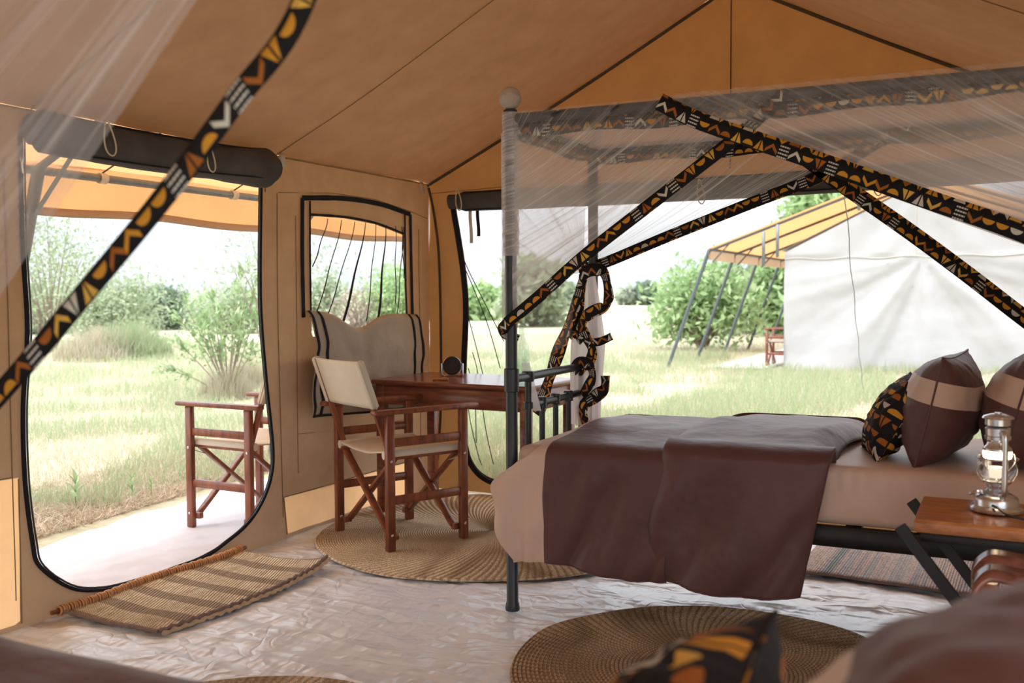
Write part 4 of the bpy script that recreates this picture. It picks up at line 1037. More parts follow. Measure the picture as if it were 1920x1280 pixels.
A_ = lambda u, v, y: tuple(at(u, v, 'y', y))
trim([A_(1470, 176, Y1 + .03), A_(1382, 256, Y1 + .03), A_(1240, 367, Y1 + .02), A_(1100, 476, Y1 + .01), A_(1010, 556, Y1), A_(950, 606, Y1)], .046)
trim([A_(950, 606, Y1), tuple(B(-.03, -.02, 1.07)), tuple(B(-.03, .02, 1.05)), tuple(B(.01, .04, 1.03))], .04)
trim([A_(1236, 190, Y1 - .02), A_(1300, 222, Y1 - .02), A_(1420, 264, Y1 - .02), A_(1560, 311, Y1 - .02), A_(1740, 374, Y1 - .02), A_(1925, 438, Y1 - .02), tuple(B(BL - .03, -.065, 1.24))], .058)
trim([A_(1710, 238, Y2), A_(1640, 270, Y2), A_(1550, 325, Y2), A_(1400, 384, Y2), A_(1250, 444, Y2), A_(1150, 486, Y2), A_(1098, 505, Y2)], .05)
trim([A_(1440, 258, Y2), A_(1500, 290, Y2), A_(1570, 340, Y2), A_(1700, 430, Y2), A_(1815, 515, Y2), A_(1920, 596, Y2), tuple(B(BL - .03, BW + .03, .93))], .062)
# ribbons twisted round the tail
X1 = BX - .115
def rib(px, wd, tw=.5, nm='printed_ribbon', dx=0, nrm=(-.45, -.89, 0)):
    Pp = []
    for q in px:
        u, v = q[0], q[1]; d = q[2] if len(q) > 2 else 0
        p = at(u, v, 'y', BY + BW - .15 - d * .35); Pp.append(tuple(p))
    return trim(Pp, wd, nm, 8, nrm, None, tw * .55)
rib([(1097, 490, .07), (1090, 530, .07), (1080, 570, .07), (1062, 620, .08), (1045, 665, .09), (1030, 710, .10), (1016, 752, .11), (1008, 778, .11)], [.040 + .034 * min(1, i / 30) for i in range(60)], .3)
rib([(1094, 515, .05), (1088, 560, .05), (1080, 600, .05), (1066, 632, .05)], .060, .3)
rib([(1088, 516, .10), (1108, 506, .12), (1130, 509, .10), (1139, 535, .06), (1141, 560, .05), (1134, 574, .1), (1112, 584, .14), (1096, 596, .14), (1092, 614, .12), (1100, 634, .12), (1110, 655, .12), (1107, 674, .12), (1092, 688, .11), (1082, 698, .1)], .056, .25)
rib([(1104, 642, .14), (1125, 640, .12), (1147, 630, .08)], .036, .2)
rib([(1074, 696, .11), (1086, 680, .14), (1104, 684, .14), (1111, 704, .13), (1103, 724, .13), (1092, 742, .13)], .052, .3)
rib([(1135, 704, .08), (1133, 728, .10), (1116, 743, .14), (1098, 755, .14), (1091, 772, .13), (1098, 792, .11), (1106, 802, .11)], .060, .25)
rib([(1070, 602, .06), (1076, 624, .08), (1090, 630, .10), (1084, 642, .09)], .04, .3)
# short white end hanging by the rail
mb = MB(); mb.grid(lambda a, b: tuple(at(985 + 22 * b + 8 * (a - .5) * 2, 680 + 90 * b, 'y', BY + .16)), 6, 12); mb.build('net_end', M['net_tail'], net)

# ------------------------------------------------------------------ side table, lantern, bent-wood stand
tb = thing('side_table', 'small folding side table with orange-brown wooden top and iron legs', 'table', (2.985, 2.775, .0), 0)
TZ = .60
mb = MB(); mb.box((.25, .165, TZ - .0175), (.50, .33, .035), bev=.004); mb.build('table_top', M['table'], tb)
for y_ in (.02, .31):
    mb = MB(); mb.box((.25, y_, TZ - .048), (.47, .022, .024), bev=.002); mb.build('top_frame', M['dark_iron'], tb)
for y_ in (-.012, .342):
    mb = MB(); mb.bar((-.034, y_, TZ - .020), (.40, y_, .008), .032, .012, (0, 1, 0), .002); mb.build('leg', M['dark_iron'], tb)
for y_ in (.045, .285):
    mb = MB(); mb.bar((.47, y_, TZ - .05), (.06, y_, .008), .028, .012, (0, 1, 0), .002); mb.build('leg', M['dark_iron'], tb)
mb = MB(); mb.tube([(.39, -.005, .02), (.39, .335, .02)], .007, 8); mb.build('stretcher', M['dark_iron'], tb)
mb = MB(); mb.tube([(.07, .05, .02), (.07, .28, .02)], .007, 8); mb.build('stretcher', M['dark_iron'], tb)
lq = at(1868, 958, 'z', TZ + .002)
lan = thing('hurricane_lantern', 'silver hurricane lantern with a lit bulb on the side table', 'lantern', (lq[0], lq[1], TZ + .0015), -.3)
S = .98
def L_(prof, nm, mat, par, n=28): mb = MB(); mb.lathe([(r * S, z * S) for r, z in prof], n=n); return mb.build(nm, mat, par)
base = L_([(0, 0), (.060, 0), (.067, .004), (.068, .011), (.062, .017), (.058, .019), (.057, .036), (.053, .043), (.040, .050), (.030, .054), (0, .055)], 'oil_tank', M['chrome'], lan)
L_([(.020, .052), (.030, .054), (.031, .060), (.024, .066), (.026, .074), (.038, .082), (.040, .088), (.022, .090), (0, .090)], 'burner', M['chrome'], lan)
L_([(.030, .088), (.040, .098), (.048, .115), (.050, .132), (.047, .150), (.040, .166), (.034, .174)], 'glass_globe', M['glass'], lan)
L_([(0, .096), (.018, .096), (.020, .11), (.020, .125), (0, .125)], 'lamp_cup', M['diffuser'], lan)
L_([(0, .150), (.033, .150), (.036, .168), (0, .169)], 'light_disc', M['bulb'], lan)
L_([(.026, .170), (.037, .172), (.037, .178), (.028, .188), (.026, .196), (.030, .202), (.034, .203), (.035, .212), (.032, .214), (.033, .234), (.028, .238), (.026, .239)], 'chimney', M['chrome'], lan)
cap = L_([(.030, .243), (.033, .243), (.033, .262), (.030, .262)], 'vent_ring', M['chrome'], lan)
L_([(.030, .258), (.041, .262), (.038, .268), (.020, .274), (.010, .275), (.010, .278), (0, .278)], 'top_cap', M['chrome'], cap)
for sg in (-1, 1):
    mb = MB(); mb.tube(spline([(sg * .026 * S, 0, .222 * S), (sg * .048 * S, 0, .226 * S), (sg * .060 * S, 0, .212 * S), (sg * .0615 * S, 0, .15 * S), (sg * .060 * S, 0, .075 * S), (sg * .050 * S, 0, .050 * S), (sg * .040 * S, 0, .046 * S)], 6), .0075, 10); sdt = mb.build('side_tube', M['chrome'], lan)
    sdt.rotation_euler = (0, 0, -.95)
mb = MB()
for k in range(4):
    a0 = k * PI / 2 + .3; mb.tube(spline([(.040 * S * math.cos(a0), .040 * S * math.sin(a0), .088 * S), (.056 * S * math.cos(a0 + .4), .056 * S * math.sin(a0 + .4), .115 * S), (.057 * S * math.cos(a0 + .9), .057 * S * math.sin(a0 + .9), .145 * S), (.044 * S * math.cos(a0 + 1.3), .044 * S * math.sin(a0 + 1.3), .165 * S)], 6), .0017, 6)
mb.tube([(.054 * S * math.cos(a), .054 * S * math.sin(a), .150 * S) for a in [2 * PI * i / 32 for i in range(32)]], .0015, 5, closed=True)
mb.build('wire_guard', M['chrome'], lan)
mb = MB(); Mt = Matrix.Rotation(-.35, 3, 'Y'); mb.lathe([(0, 0), (.018, 0), (.019, .004), (.016, .008), (0, .009)], (-.047, -.018, .046), 16, Mt); mb.lathe([(.011, -.012), (.011, .0)], (-.045, -.018, .046), 12, Mt); mb.build('filler_cap', M['chrome'], lan)
mb = MB(); mb.lathe([(0, -.006), (.006, -.005), (.007, 0), (.006, .005), (0, .006)], (-.028, -.034, .056), 10); mb.tube([(-.02, -.02, .058), (-.028, -.034, .056)], .002, 6); mb.build('wick_knob', M['chrome'], lan)
mb = MB(); mb.tube(spline([(.008, -.056, .026), (.03, -.075, .024), (.07, -.095, .012), (.16, -.085, .006), (.28, -.06, .006), (.33, -.10, -.05)], 8), .0035, 8)
cb = mb.build('power_cable', M['black'], lan); cb['label'] = 'thin black cable leaving the base of the lantern'

stn = thing('bentwood_stand', 'glossy brown bentwood rack with two curved slats at the right edge', 'rack', (3.20, 2.36, .0), .0)
ps = [at(u, v, 'y', 2.36) for u, v in ((1828, 1068), (1858, 1046), (1925, 1056))]
def bent(dy, dz_, tilt=0):
    mb = MB(); o = Vector(stn.location)
    q = [at(1826, 1078 + dz_, 'y', 2.36 + dy), at(1830, 1066 + dz_, 'y', 2.36 + dy), at(1843, 1053 + dz_, 'y', 2.37 + dy), at(1860, 1046 + dz_, 'y', 2.38 + dy), at(1890, 1050 + dz_, 'y', 2.38 + dy), at(1940, 1060 + dz_, 'y', 2.38 + dy)]
    P = spline([Vector(p) - o for p in q], 6)
    mb.strip(P, .055, (0, 1, .35)); return mb
for dy, dz_ in ((.10, 0), (0, 28)):
    bent(dy, dz_).build('curved_slat', M['gloss_wood'], stn, solid=.012)
    o_ = Vector(stn.location); p = Vector(at(1849, 1082 + dz_, 'y', 2.375 + dy)) - o_
    mb = MB(); mb.box(p, (.052, .05, .05), bev=.006); mb.build('end_block', M['gloss_wood'], stn)
pz = Vector(at(1850, 1100, 'y', 2.36)) - Vector(stn.location)
for (dx, dy) in ((0, 0), (.0, .12), (.22, 0), (.22, .12)):
    mb = MB(); mb.box((pz.x + dx, pz.y + dy, (pz.z - .06) / 2 + .004), (.03, .03, pz.z - .07), bev=.003); mb.build('leg', M['gloss_wood'], stn)
mb = MB(); mb.box((pz.x + .11, pz.y + .06, pz.z - .05), (.27, .16, .02), bev=.003); mb.build('shelf', M['gloss_wood'], stn)

# ------------------------------------------------------------------ second bed, under the viewer
B2X, B2Y = 1.32, .13
bed2 = thing('four_poster_bed', 'second iron bed, mostly below the bottom edge of the photo', 'bed', (B2X, B2Y, 0), .0)
make_bed_parts(bed2)
m2 = mattress_mesh().build('mattress', M['beige'], loc=(B2X, B2Y, .012)); tag(m2, 'mattress of the nearer bed at the bottom right, under the pillows', 'mattress')
d2 = thing('duvet', 'dark brown blurred duvet in the bottom left corner', 'duvet', (B2X, B2Y, 0))
mb = MB()
def d2f(a, b):
    l = .02 + 1.18 * a; w_ = -.03 + (BW + .075) * b
    z = .665 + .012 * nz(l * 4, w_ * 4, 3)
    e = max(0, (b - .90) / .10)
    z -= .05 * e ** 2
    if b > .985: z -= .20 * (b - .985) / .015
    z -= .02 * (a > .97)
    return (l, w_, z)
mb.grid(d2f, 50, 70); mb.build('cover', M['duvet'], d2, solid=.02)
pillow('cushion', 'blurred black and ochre printed cushion at the bottom centre', .36, .31, .20, (2.825, .85, .605), (0, .60, .10), M['mud_big'], seed=21)
pillow('pillow', 'large blurred brown pillow with a beige band in the bottom right corner', .50, .41, .27, (3.035, .78, .628), (0, .64, -.05), M['duvet'], (.42, .66), 25, M['beige'], 'pillow')
net2 = thing('mosquito_net', 'blurred white gauze net with printed trim across the upper left corner', 'net', (0, 0, 0))
yB = B2Y + BW + .03
tr2 = [np.array(at(700, -170, 'y', yB)), at(570, 0, 'y', yB), at(440, 190, 'y', yB), at(300, 378, 'y', yB), at(150, 560, 'y', yB), at(0, 738, 'y', yB), np.array((B2X + .02, yB, .74))]
tr2[0][2] = ZC; tl = [tuple(p) for p in tr2]
T6 = lambda a: (B2X + (tl[0][0] - B2X) * a ** .28, yB - .01, ZC + .01); G6 = lambda a: (B2X - .02, yB - .02, 1.86 - 1.12 * a)
mb = MB(); curtain(mb, T6, G6, 120, 30, sag=.0, ripple=.015, seed=31); mb.build('net_panel', M['net_near'], net2)
trim(tl, .037, parent=net2)

for _n, _b in ((net, (BX, BY, .6)), (net2, (B2X, B2Y + BW, .7))):
    _n.location = _b
    for _c in _n.children: _c.location = tuple(-v for v in _b)

# ------------------------------------------------------------------ neighbouring tent
NY, NL = 16.0, 9.6
nt_ = thing('safari_tent', 'white canvas safari tent with orange awning standing across the grass', 'tent', (1.9, NY, 0))
o0 = Vector((1.9, NY, 0))
def ngw(x, z):
    # hanging folds that spread from the middle of the seam
    cx_, cz_ = 2.05, 1.80; dx_, dz2 = x - cx_, cz_ - z; y = 0
    if z < 1.82:
        an = math.atan2(dx_, max(.05, dz2)); rr = math.hypot(dx_, dz2)
        y += .045 * math.sin(an * 9 + .6) * min(1, rr / .6) * math.exp(-(abs(an) / 1.6) ** 2) + .02 * nz(an * 9, rr, 3)
    else:
        an = math.atan2(x - 1.95, max(.05, AZ - z)); y += .02 * math.sin(an * 11) * min(1, (AZ - z))
    y += .02 * nz(x * 1.3, z * 2.5, 6)
    return Vector((x, NY - y, z - .03)) - o0
panel('gable_wall', 0, 3.9, 0, AZ + .03, .045, [(0, 0), (3.9, 0), (3.9, EZ), (1.95, AZ + .03), (0, EZ)], [], lambda x, z: ngw(x, z), M['white_canvas'], nt_)
mb = MB(); mb.tube([ngw(3.9 * k / 30, EZ - .10 + .015 * math.sin(k)) + Vector((0, -.01, 0)) for k in range(31)], .007, 5); mb.build('seam', M['tape'], nt_)
mb = MB(); mb.tube([ngw(1.95, EZ - .1 + k * .1) + Vector((0, -.01, 0)) for k in range(10)], .006, 5); mb.build('seam', M['tape'], nt_)
for xx in (0, 3.9):
    mb = MB(); mb.grid(lambda a, b: Vector((xx + .01 * nz(a * 8, b * 3), NY + NL * a, EZ * b - .03)) - o0, 40, 10); mb.build('side_wall', M['white_canvas'], nt_)
for sg in (-1, 1):
    mb = MB(); mb.grid(lambda a, b: Vector((1.95 + sg * 2.0 * b, NY - .02 + NL * a, AZ + .02 - (AZ - EZ) * b * 1.02)) - o0, 20, 10); mb.build('roof_slope', M['white_canvas'], nt_)
    x1 = -1.20 if sg < 0 else 5.0
    def zf(x): return 1.95 + (abs(x - x1)) * .365
    mb = MB(); mb.grid(lambda a, b: Vector((1.95 + (x1 - 1.95) * b, NY - .15 + (NL + .2) * a, zf(1.95 + (x1 - 1.95) * b) - .03 * math.sin(a * 5 * PI) ** 2 * b * (1 - b))) - o0, 50, 16); mb.build('fly_sheet', M['fly'], nt_)
    mb = MB(); mb.grid(lambda a, b: Vector((x1 + .01 * nz(a * 20, b), NY - .15 + (NL + .2) * a, 1.95 - .19 * b)) - o0, 60, 3); mb.build('valance', M['valance'], nt_)
    mb = MB(); mb.tube([Vector((x1 + .04, NY - .12, 1.93)) - o0, Vector((x1 + .04, NY + NL, 1.93)) - o0], .022, 8); mb.build('eave_pole', M['pole_far'], nt_)
    for yy in (-.1, 1.6, 3.5, 5.6, 7.8, 9.4):
        mb = MB(); mb.tube([Vector((x1, NY + yy, 1.93)) - o0, Vector((x1 + (-.68 if sg < 0 else .6), NY + yy - .1, -.05)) - o0], .030, 8); mb.build('slanting_pole', M['pole_far'], nt_)
        mb = MB(); mb.tube([Vector((x1, NY + yy, 1.91)) - o0, Vector((1.9, NY + yy, zf(1.9) - .05)) - o0], .022, 8); mb.build('rafter_pole', M['pole_far'], nt_)
        mb = MB(); mb.tube([Vector((x1 - .05 * -sg * -1, NY + yy, 1.72)) - o0, Vector((x1 + .33 * -sg, NY + yy, 2.02)) - o0], .012, 6); mb.build('brace', M['pole_far'], nt_)
for (x_, z_, L2) in ((-.30, 2.20, .55), (-.08, 2.30, .52), (1.15, 2.72, .25)):
    mb = MB(); mb.box(Vector((x_, NY - .16, z_ - L2 / 2)) - o0, (.05, .03, L2), bev=.005); mb.build('hanging_strut', M['pole'], nt_)
mb = MB(); mb.grid(lambda a, b: Vector((-1.15 + 1.15 * a + (-.25 * (1 - b) * (a) + .2 * b * (1 - a) * 0), 15.7 + 6 * b, .0 + .01 * nz(a * 4, b * 9))), 12, 30)
tag(mb.build('ground_cloth', M['sheet'], solid=.004), 'pale sheet on the ground beside the white tent', 'groundsheet')
# guy rope in front of the gable opening
gy = thing('guy_rope', 'thin wavy guy rope hanging in front of the white tent', 'rope', tuple(at(1620, 742, 'z', -.02)))
g0 = Vector(gy.location); g1 = Vector(at(1578, 300, 'y', 5.45))
P = [g0.lerp(g1, k / 24) + Vector((.006 * math.sin(k * 1.3), 0, -.06 * math.sin(k / 24 * PI))) - g0 for k in range(25)]
mb = MB(); mb.tube(P, .0032, 5); mb.build('cord', M['pole'], gy)
mb = MB(); mb.box((0, 0, .0), (.02, .02, .12), bev=.003); mb.build('tent_peg', M['pole'], gy)

# ------------------------------------------------------------------ earth mound, path
mp_ = at(1915, 700, 'z', 0)
mb = MB(); mb.grid(lambda a, b: (1.6 * (a - .5) * 2, 1.1 * (b - .5) * 2, .30 * max(0, 1 - ((2 * a - 1) ** 2 + (2 * b - 1) ** 2)) ** .8 * (1 + .3 * nz(a * 8, b * 8)) - .05), 40, 40)
tag(mb.build('earth_mound', M['soil'], loc=(4.0, 14.2, -.02)), 'low reddish earth mound in front of the white tent', 'mound')
mb = MB(); mb.grid(lambda a, b: (-.55 - .9 * a + .25 * math.sin(b * 5) + (.15 * nz(b * 6, a * 3)), 9.5 + 7.2 * b, -.026 + .006 * nz(a * 5, b * 20)), 14, 40)
tag(mb.build('path', M['path']), 'worn earth path leading to the white tent', 'path', kind='structure')

# ------------------------------------------------------------------ vegetation
def leaf_cloud(centers, n, size, spread, flat=1.0):
    c = np.array(centers)[rng.randint(0, len(centers), n)] + rng.normal(0, 1, (n, 3)) * np.array([spread, spread, spread * .8 * flat])
    d = rng.normal(0, 1, (n, 3)); d /= np.linalg.norm(d, axis=1)[:, None]
    e = np.cross(d, rng.normal(0, 1, (n, 3))); e /= np.linalg.norm(e, axis=1)[:, None]
    s = size * (.6 + .8 * rng.rand(n))[:, None]
    V = np.stack([c - d * s, c + e * s * .42, c + d * s, c - e * s * .42], 1).reshape(-1, 3)
    F = np.arange(n * 4).reshape(-1, 4); U = np.repeat(rng.rand(n), 4); U = np.stack([U, np.tile([0, .5, 1, .5], n)], 1)
    return V, F, U
def np_mesh(name, V, F, U, mat, parent=None, loc=None):
    me = bpy.data.meshes.new(name); me.vertices.add(len(V)); me.vertices.foreach_set('co', V.astype(np.float32).ravel())
    k = F.shape[1]; me.loops.add(F.size); me.loops.foreach_set('vertex_index', F.astype(np.int32).ravel())
    me.polygons.add(len(F)); me.polygons.foreach_set('loop_start', np.arange(0, F.size, k, dtype=np.int32)); me.polygons.foreach_set('loop_total', np.full(len(F), k, dtype=np.int32))
    ul = me.uv_layers.new(name='UVMap'); ul.data.foreach_set('uv', U[F.ravel()].astype(np.float32).ravel())
    me.materials.append(mat); me.update(calc_edges=True); me.validate()
    o = bpy.data.objects.new(name, me); col.objects.link(o)
    if parent: o.parent = parent
    if loc is not None: o.location = loc
    return o
def tree(name, label, x, y, h, wd, leaf, nleaf=2500, lsize=.06, trunk=.06, z0=None, nb=16, low=.15, group=None, cat='tree', spread=.16, bark='bark'):
    z0 = ground_h(x, y) if z0 is None else z0
    r = thing(name, label, cat, (x, y, z0 - .02), rnd.random() * 6, group)
    tips = []; mb = MB()
    for k in range(nb):
        a = 2.4 * k + rnd.random(); el = low + (1 - low) * ((k + .7) / nb); rad = wd / 2 * math.sqrt(max(.08, 1 - (2 * el - 1.05) ** 2)) * (.55 + .5 * rnd.random())
        tip = Vector((rad * math.cos(a), rad * math.sin(a), h * el * (.85 + .15 * rnd.random())))
        st = Vector((.08 * rnd.uniform(-1, 1), .08 * rnd.uniform(-1, 1), 0)); mid = st.lerp(tip, .5) + Vector((rnd.uniform(-.1, .1), rnd.uniform(-.1, .1), .12 * h)) * .6
        mb.tube(spline([st, st.lerp(mid, .5) + Vector((0, 0, .03 * h)), mid, tip], 3), [trunk * (1 - .088 * i) * .6 for i in range(10)], 5)
        tips += [tuple(tip), tuple(mid.lerp(tip, .7))]
    mb.build('branches', M[bark], r)
    V, F, U = leaf_cloud(tips, nleaf, lsize, wd * spread); V[:, 2] = np.maximum(V[:, 2], .02)
    np_mesh('foliage', V, F, U, M[leaf], r)['kind'] = 'stuff'
    return r
def T_at(name, label, u, vb, vt, wpx, leaf, D=None, **kw):
    """base seen at pixel row vb (or at distance D), crown top at row vt, width wpx"""
    if D is None: p = at(u, vb, 'z', -.03)
    else: q = ray(u, 560); p = CAM + q * D / math.hypot(q[0], q[1])
    dep = math.hypot(p[0] - CAM[0], p[1]); h = 1.2 + (553 - vt) / 1829 * dep
    z0 = ground_h(p[0], p[1])
    return tree(name, label, p[0], p[1], h - z0, wpx / 1829 * dep, leaf, lsize=kw.pop('ls', .05 + .004 * dep), **kw)
g = 'trees and bushes of the savanna'
T_at('thorn_tree', 'airy grey-green tree at the left of the doorway view', 95, 660, 400, 190, 'leaf_bush', nleaf=4200, group=g, trunk=.05, spread=.15, ls=.05, nb=26, low=.3)
T_at('bush', 'soft green bush in the middle of the doorway view', 215, 640, 520, 150, 'leaf_bush', nleaf=5000, group=g, cat='bush', ls=.07)
T_at('bush', 'darker rounded bush against the sky beyond the doorway', 306, 618, 540, 75, 'leaf_dark', nleaf=4500, group=g, cat='bush', ls=.10)
T_at('bush', 'low bush far behind the leafy shrub in the doorway', 440, 625, 548, 110, 'leaf_bush', nleaf=2500, group=g, cat='bush', ls=.09)
T_at('bush', 'pale small bush left of the window mesh folds', 612, 625, 510, 70, 'leaf_bush', nleaf=2200, group=g, cat='bush', ls=.08)
T_at('bare_bush', 'rusty half-bare bush in the middle of the window', 672, 630, 538, 90, 'leaf_rust', nleaf=1500, group=g, cat='bush', ls=.05, nb=30, bark='bark')
T_at('tree', 'bright green tree at the right of the window', 742, 628, 500, 110, 'leaf_green', nleaf=3500, group=g, ls=.08)
T_at('bush', 'bush seen between the gable opening edge and the bed post', 905, 600, 540, 60, 'leaf_green', nleaf=2500, group=g, cat='bush')
T_at('tree', 'hazy tree behind the net just right of the near bed post', 1000, 612, 488, 100, 'leaf_bush', nleaf=3500, group=g)
T_at('bush', 'dark low bush behind the net near the tied ribbons', 1050, 585, 540, 60, 'leaf_dark', nleaf=2500, group=g, cat='bush')
T_at('tree', 'tiny tree on the horizon, left one of the pair', 1176, 566, 544, 30, 'leaf_pale', D=90, nleaf=900, group=g)
T_at('tree', 'tiny darker tree on the horizon, right one of the pair', 1218, 566, 536, 40, 'leaf_dark', D=90, nleaf=1500, group=g)
T_at('tree', 'broad bright green tree left of the awning poles', 1318, 655, 500, 150, 'leaf_green', nleaf=4200, group=g, ls=.09, nb=26, trunk=.09, low=.3)
T_at('tree', 'grey-green tree between the awning poles', 1405, 625, 506, 90, 'leaf_bush', nleaf=4500, group=g)
T_at('tree', 'green tree next to the white tent corner', 1462, 630, 500, 80, 'leaf_green', nleaf=5000, group=g)
T_at('tree', 'treetop rising behind the orange awning', 1530, 600, 348, 110, 'leaf_green', D=30, nleaf=3500, group=g, low=.7, ls=.14)
T_at('tree', 'sparse treetop behind the low end of the awning', 1470, 600, 405, 90, 'leaf_pale', D=32, nleaf=700, group=g, low=.6, ls=.10)
T_at('tree', 'overhanging sparse branches at the top right of the doorway', 520, 610, 405, 260, 'leaf_pale', D=12, nleaf=800, group=g, low=.75, ls=.04, nb=12, trunk=.03)
T_at('bush', 'distant low bush line beyond the doorway', 400, 608, 556, 160, 'leaf_pale', nleaf=2500, group=g, cat='bush', ls=.11)
T_at('bush', 'distant pale bushes at the far left', 60, 625, 545, 150, 'leaf_bush', nleaf=3500, group=g, cat='bush', ls=.1)

# near shrub with large lance-shaped leaves
sp = at(428, 745, 'z', -.03)
sh = thing('leafy_shrub', 'leafy shrub with large lance-shaped leaves outside the doorway', 'shrub', (sp[0], sp[1], -.04), 0)
dep = math.hypot(sp[0] - CAM[0], sp[1]); k_ = dep / 1829
Rr = np.array((math.cos(TA), math.sin(TA), 0)); Fw = np.array((-math.sin(TA), math.cos(TA), 0))
def sh_pt(u, v, f=0): return Vector(Rr * (u - 428) * k_ + Fw * f + np.array((0, 0, (745 - v) * k_)))
lf = MB()   # one leaf: curved lens shape, 12 tris, shared by every leaf
Lv = []
for i, (t_, w_) in enumerate(((0, .0), (.18, .11), (.45, .16), (.75, .10), (1, 0))):
    z_ = .10 * math.sin(t_ * PI); Lv += [(t_, -w_, z_ + .03), (t_, 0, z_), (t_, w_, z_ + .03)]
Lf = [(3 * i + j, 3 * i + j + 1, 3 * i + j + 4, 3 * i + j + 3) for i in range(4) for j in range(2)]
leaf_meshes = []
for k in range(4):
    me = bpy.data.meshes.new('leaf'); me.from_pydata(Lv, [], Lf); ul = me.uv_layers.new(name='UVMap')
    for d in ul.data: d.uv = (.15 + .27 * k, .5)
    me.materials.append(M['leaf_near']); leaf_meshes.append(me)
leafpos = []
stems = [(400, 560, .1), (345, 600, -.1), (372, 575, .2), (425, 585, -.2), (450, 520, .1), (470, 500, .0), (465, 560, .3), (330, 640, .1), (320, 690, -.1), (395, 620, -.3), (445, 640, .2), (480, 600, -.1), (410, 655, .1), (360, 650, .3), (468, 660, .2), (350, 568, .0), (385, 600, .1), (435, 545, .2), (480, 530, .1), (455, 600, -.2)]
mb = MB()
for (u, v, f) in stems:
    tip = sh_pt(u, v, f); base_ = Vector((.03 * rnd.uniform(-1, 1), .03 * rnd.uniform(-1, 1), 0)); mid = base_.lerp(tip, .5) + Vector((rnd.uniform(-.04, .04), rnd.uniform(-.04, .04), .05))
    sp_ = spline([base_, mid, tip], 8); mb.tube(sp_, [.011 * (1 - i / 22) for i in range(len(sp_))], 5)
    for i in range(9, len(sp_)):
        for q in range(2):
            leafpos.append((sp_[i] + Vector((rnd.uniform(-.03, .03), rnd.uniform(-.03, .03), rnd.uniform(-.03, .03))), (tip - mid).normalized()))
    for q in range(5): leafpos.append((tip + Vector((rnd.uniform(-.05, .05), rnd.uniform(-.05, .05), rnd.uniform(-.06, .02))), (tip - mid).normalized()))
mb.build('stems', M['bark'], sh)
rnd.shuffle(leafpos)
for i, (p, d) in enumerate(leafpos[:290]):
    o = bpy.data.objects.new('leaf', leaf_meshes[i % 4]); col.objects.link(o); o.parent = sh; o.location = p
    dd = (d + Vector((rnd.uniform(-1, 1), rnd.uniform(-1, 1), rnd.uniform(-.7, .7)))).normalized(); o.rotation_mode = 'QUATERNION'; o.rotation_quaternion = dd.to_track_quat('X', 'Z'); s_ = rnd.uniform(.10, .17); o.scale = (s_,) * 3
V, F, U = leaf_cloud([tuple(p) for p, d in leafpos], 900, .035, .07); np_mesh('foliage', V, F, U, M['leaf_near'], sh)['kind'] = 'stuff'

# grass: tapered bent blades, denser near the tents
def blades(n, sampler, h, wd, lean=.5, hv=.5, hf=None):
    X, Y = sampler(n); n = len(X); Z = np.array([ground_h(a, b) for a, b in zip(X, Y)])
    d = np.hypot(X - CAM[0], Y); sc = np.clip(d / 9, .8, 6) ** .55
    an = rng.rand(n) * 2 * PI; H_ = h * (1 - hv + 2 * hv * rng.rand(n)) * np.minimum(sc, 1.6); W_ = wd * sc
    if hf is not None: H_ = H_ * hf(X, Y)
    ln = lean * (rng.rand(n)) * H_
    la = rng.rand(n) * 2 * PI; cx_, sx_ = np.cos(an) * W_ / 2, np.sin(an) * W_ / 2
    P = np.stack([X, Y, Z], 1); D = np.stack([np.cos(la) * ln, np.sin(la) * ln, H_], 1); S_ = np.stack([cx_, sx_, 0 * cx_], 1)
    M1 = P + D * np.array([.35, .35, .6]); tip = P + D
    V = np.stack([P - S_, P + S_, M1 + S_ * .7, M1 - S_ * .7, tip], 1).reshape(-1, 3)
    b = np.arange(n)[:, None] * 5; F = np.concatenate([b + np.array([0, 1, 2]), b + np.array([0, 2, 3]), b + np.array([3, 2, 4])], 1).reshape(-1, 3)
    r_ = rng.rand(n); U = np.stack([np.repeat(r_, 5), np.tile([0, 0, .6, .6, 1], n)], 1); return V, F, U
def wedge(u0, u1, d0, d1, pw=1.0, keep=None):
    def f(n):
        u = u0 + (u1 - u0) * rng.rand(n); dd = d0 * (d1 / d0) ** (rng.rand(n) ** pw)
        th = np.arctan((u - 960) / F_); r = dd / np.cos(th) * 1.0; ang = TA - th
        X = CAM[0] - np.sin(ang) * r; Y = CAM[1] + np.cos(ang) * r
        ok = ~((X > -1.22) & (X < 4) & (Y < 5.5)) & ~((X > -.02) & (X < 4) & (Y > 15.95) & (Y < 27)) & ~((X > -1.4) & (X < 0) & (Y > 15.6) & (Y < 23))
        ok &= ~((X < -1.0) & (X > -1.35) & (Y < 5.5))
        if keep is not None: ok &= keep(X, Y)
        return X[ok], Y[ok]
    return f
patch = lambda s, th: (lambda X, Y: np.array([nz(a * s, b * s, 40) > th for a, b in zip(X, Y)]))
for nm, lab, n, smp, h_, wd_, mk, ln in (
    ('green_grass', 'light green grass growing beyond the doorway', 42000, wedge(-60, 800, 5.6, 26, 1.1, patch(.8, -.05)), .10, .006, 'grass', .8),
    ('dry_grass', 'pale dry grass stalks beyond the doorway', 42000, wedge(-60, 800, 5.4, 26, 1.1), .07, .005, 'straw_blade', 1.6),
    ('green_grass', 'light green grass between the two tents', 60000, wedge(850, 2000, 5.9, 19, .9, patch(.7, -.12)), .12, .006, 'grass', .8),
    ('dry_grass', 'pale dry grass stalks between the two tents', 50000, wedge(850, 2000, 5.9, 30, 1.0), .08, .005, 'straw_blade', 1.5)):
    V, F, U = blades(n, smp, h_, wd_, ln); tag(np_mesh(nm, V, F, U, M[mk]), lab, 'grass', kind='stuff')
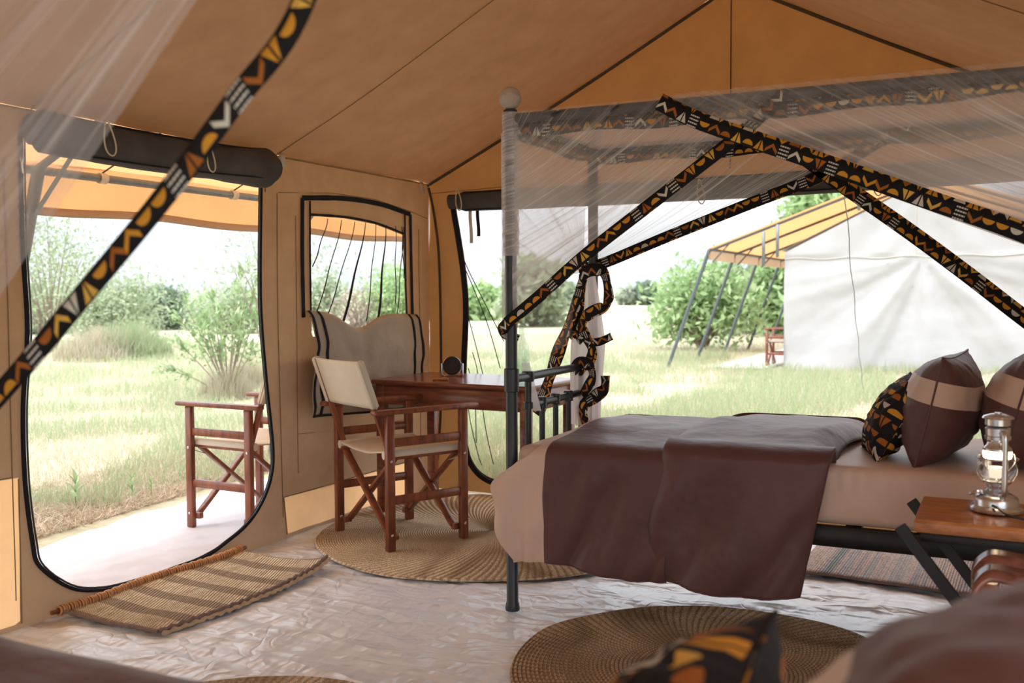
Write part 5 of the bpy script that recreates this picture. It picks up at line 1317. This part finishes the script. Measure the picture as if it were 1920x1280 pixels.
def strawband(n):
    Y = 2.2 + 4.5 * rng.rand(n); X = -1.15 - .12 * (Y - 3) - rng.rand(n) ** 1.4 * 1.1; return X, Y
V, F, U = blades(26000, strawband, .035, .005, 5.0, .8); M['cut'] = leafmat('cut_straw', (.34, .25, .17), (.50, .40, .28), (.62, .52, .38), .15); tag(np_mesh('cut_straw', V, F, U, M['cut']), 'litter of cut straw along the edge of the white sheet', 'straw', kind='stuff')
def tuft(name, label, u, v, n, h, wd, mat, rad, blade=.006, group='tufts of tall grass', lean=.6):
    p = at(u, v, 'z', -.03); n0 = n
    def s_(n): r = rad * np.sqrt(rng.rand(n)); a = rng.rand(n) * 2 * PI; return p[0] + r * np.cos(a), p[1] + r * np.sin(a)
    V, F, U = blades(n0, s_, h, blade, lean, .5, lambda X, Y: .35 + .75 * (1 - ((X - p[0]) ** 2 + (Y - p[1]) ** 2) / rad ** 2) * np.array([.8 + .5 * nz(a * 2.5, b * 2.5, 3) for a, b in zip(X, Y)])); V = V - np.array([p[0], p[1], -.03]); o = np_mesh(name, V, F, U, M[mat], None, (p[0], p[1], -.03)); tag(o, label, 'grass tuft', group)
tuft('grass_clump', 'tall soft green grass clump in the middle distance of the doorway', 250, 672, 3500, .42, 0, 'grass', .75, .010)
tuft('grass_clump', 'tall pale grass clump left of the green one in the doorway', 185, 675, 2500, .36, 0, 'straw_blade', .8, .010)
tuft('grass_clump', 'dry brownish grass at the foot of the leafy shrub', 425, 745, 2200, .32, 0, 'straw_blade', .32, .004)
tuft('grass_clump', 'fine dry grass right of the leafy shrub', 470, 725, 1400, .38, 0, 'straw_blade', .25, .004)
tuft('grass_clump', 'green grass clump at the foot of the white tent', 1700, 690, 2500, .12, 0, 'grass', 1.6, .008)
def sprout(label, u, v, s_):
    p = at(u, v, 'z', -.03); r = thing('seedling', label, 'seedling', (p[0], p[1], -.03), rnd.random() * 6, 'seedlings by the white sheet')
    mb = MB(); mb.tube([(0, 0, 0), (.004, 0, .10 * s_), (0, .004, .17 * s_)], .0022, 5); mb.build('stem', M['leaf_near'], r)
    for k in range(11):
        o = bpy.data.objects.new('leaf', leaf_meshes[k % 4]); col.objects.link(o); o.parent = r; o.location = (0, 0, (.03 + .013 * k) * s_)
        o.rotation_euler = (0, -.5 - .07 * k, k * 2.4); o.scale = (.085 * s_,) * 3
sprout('bright green seedling nearest the white sheet', 143, 955, 1.0)
sprout('smaller green seedling right of the brightest one', 248, 940, .8)
sprout('low green seedling right of the pair, in the straw', 283, 926, .5)
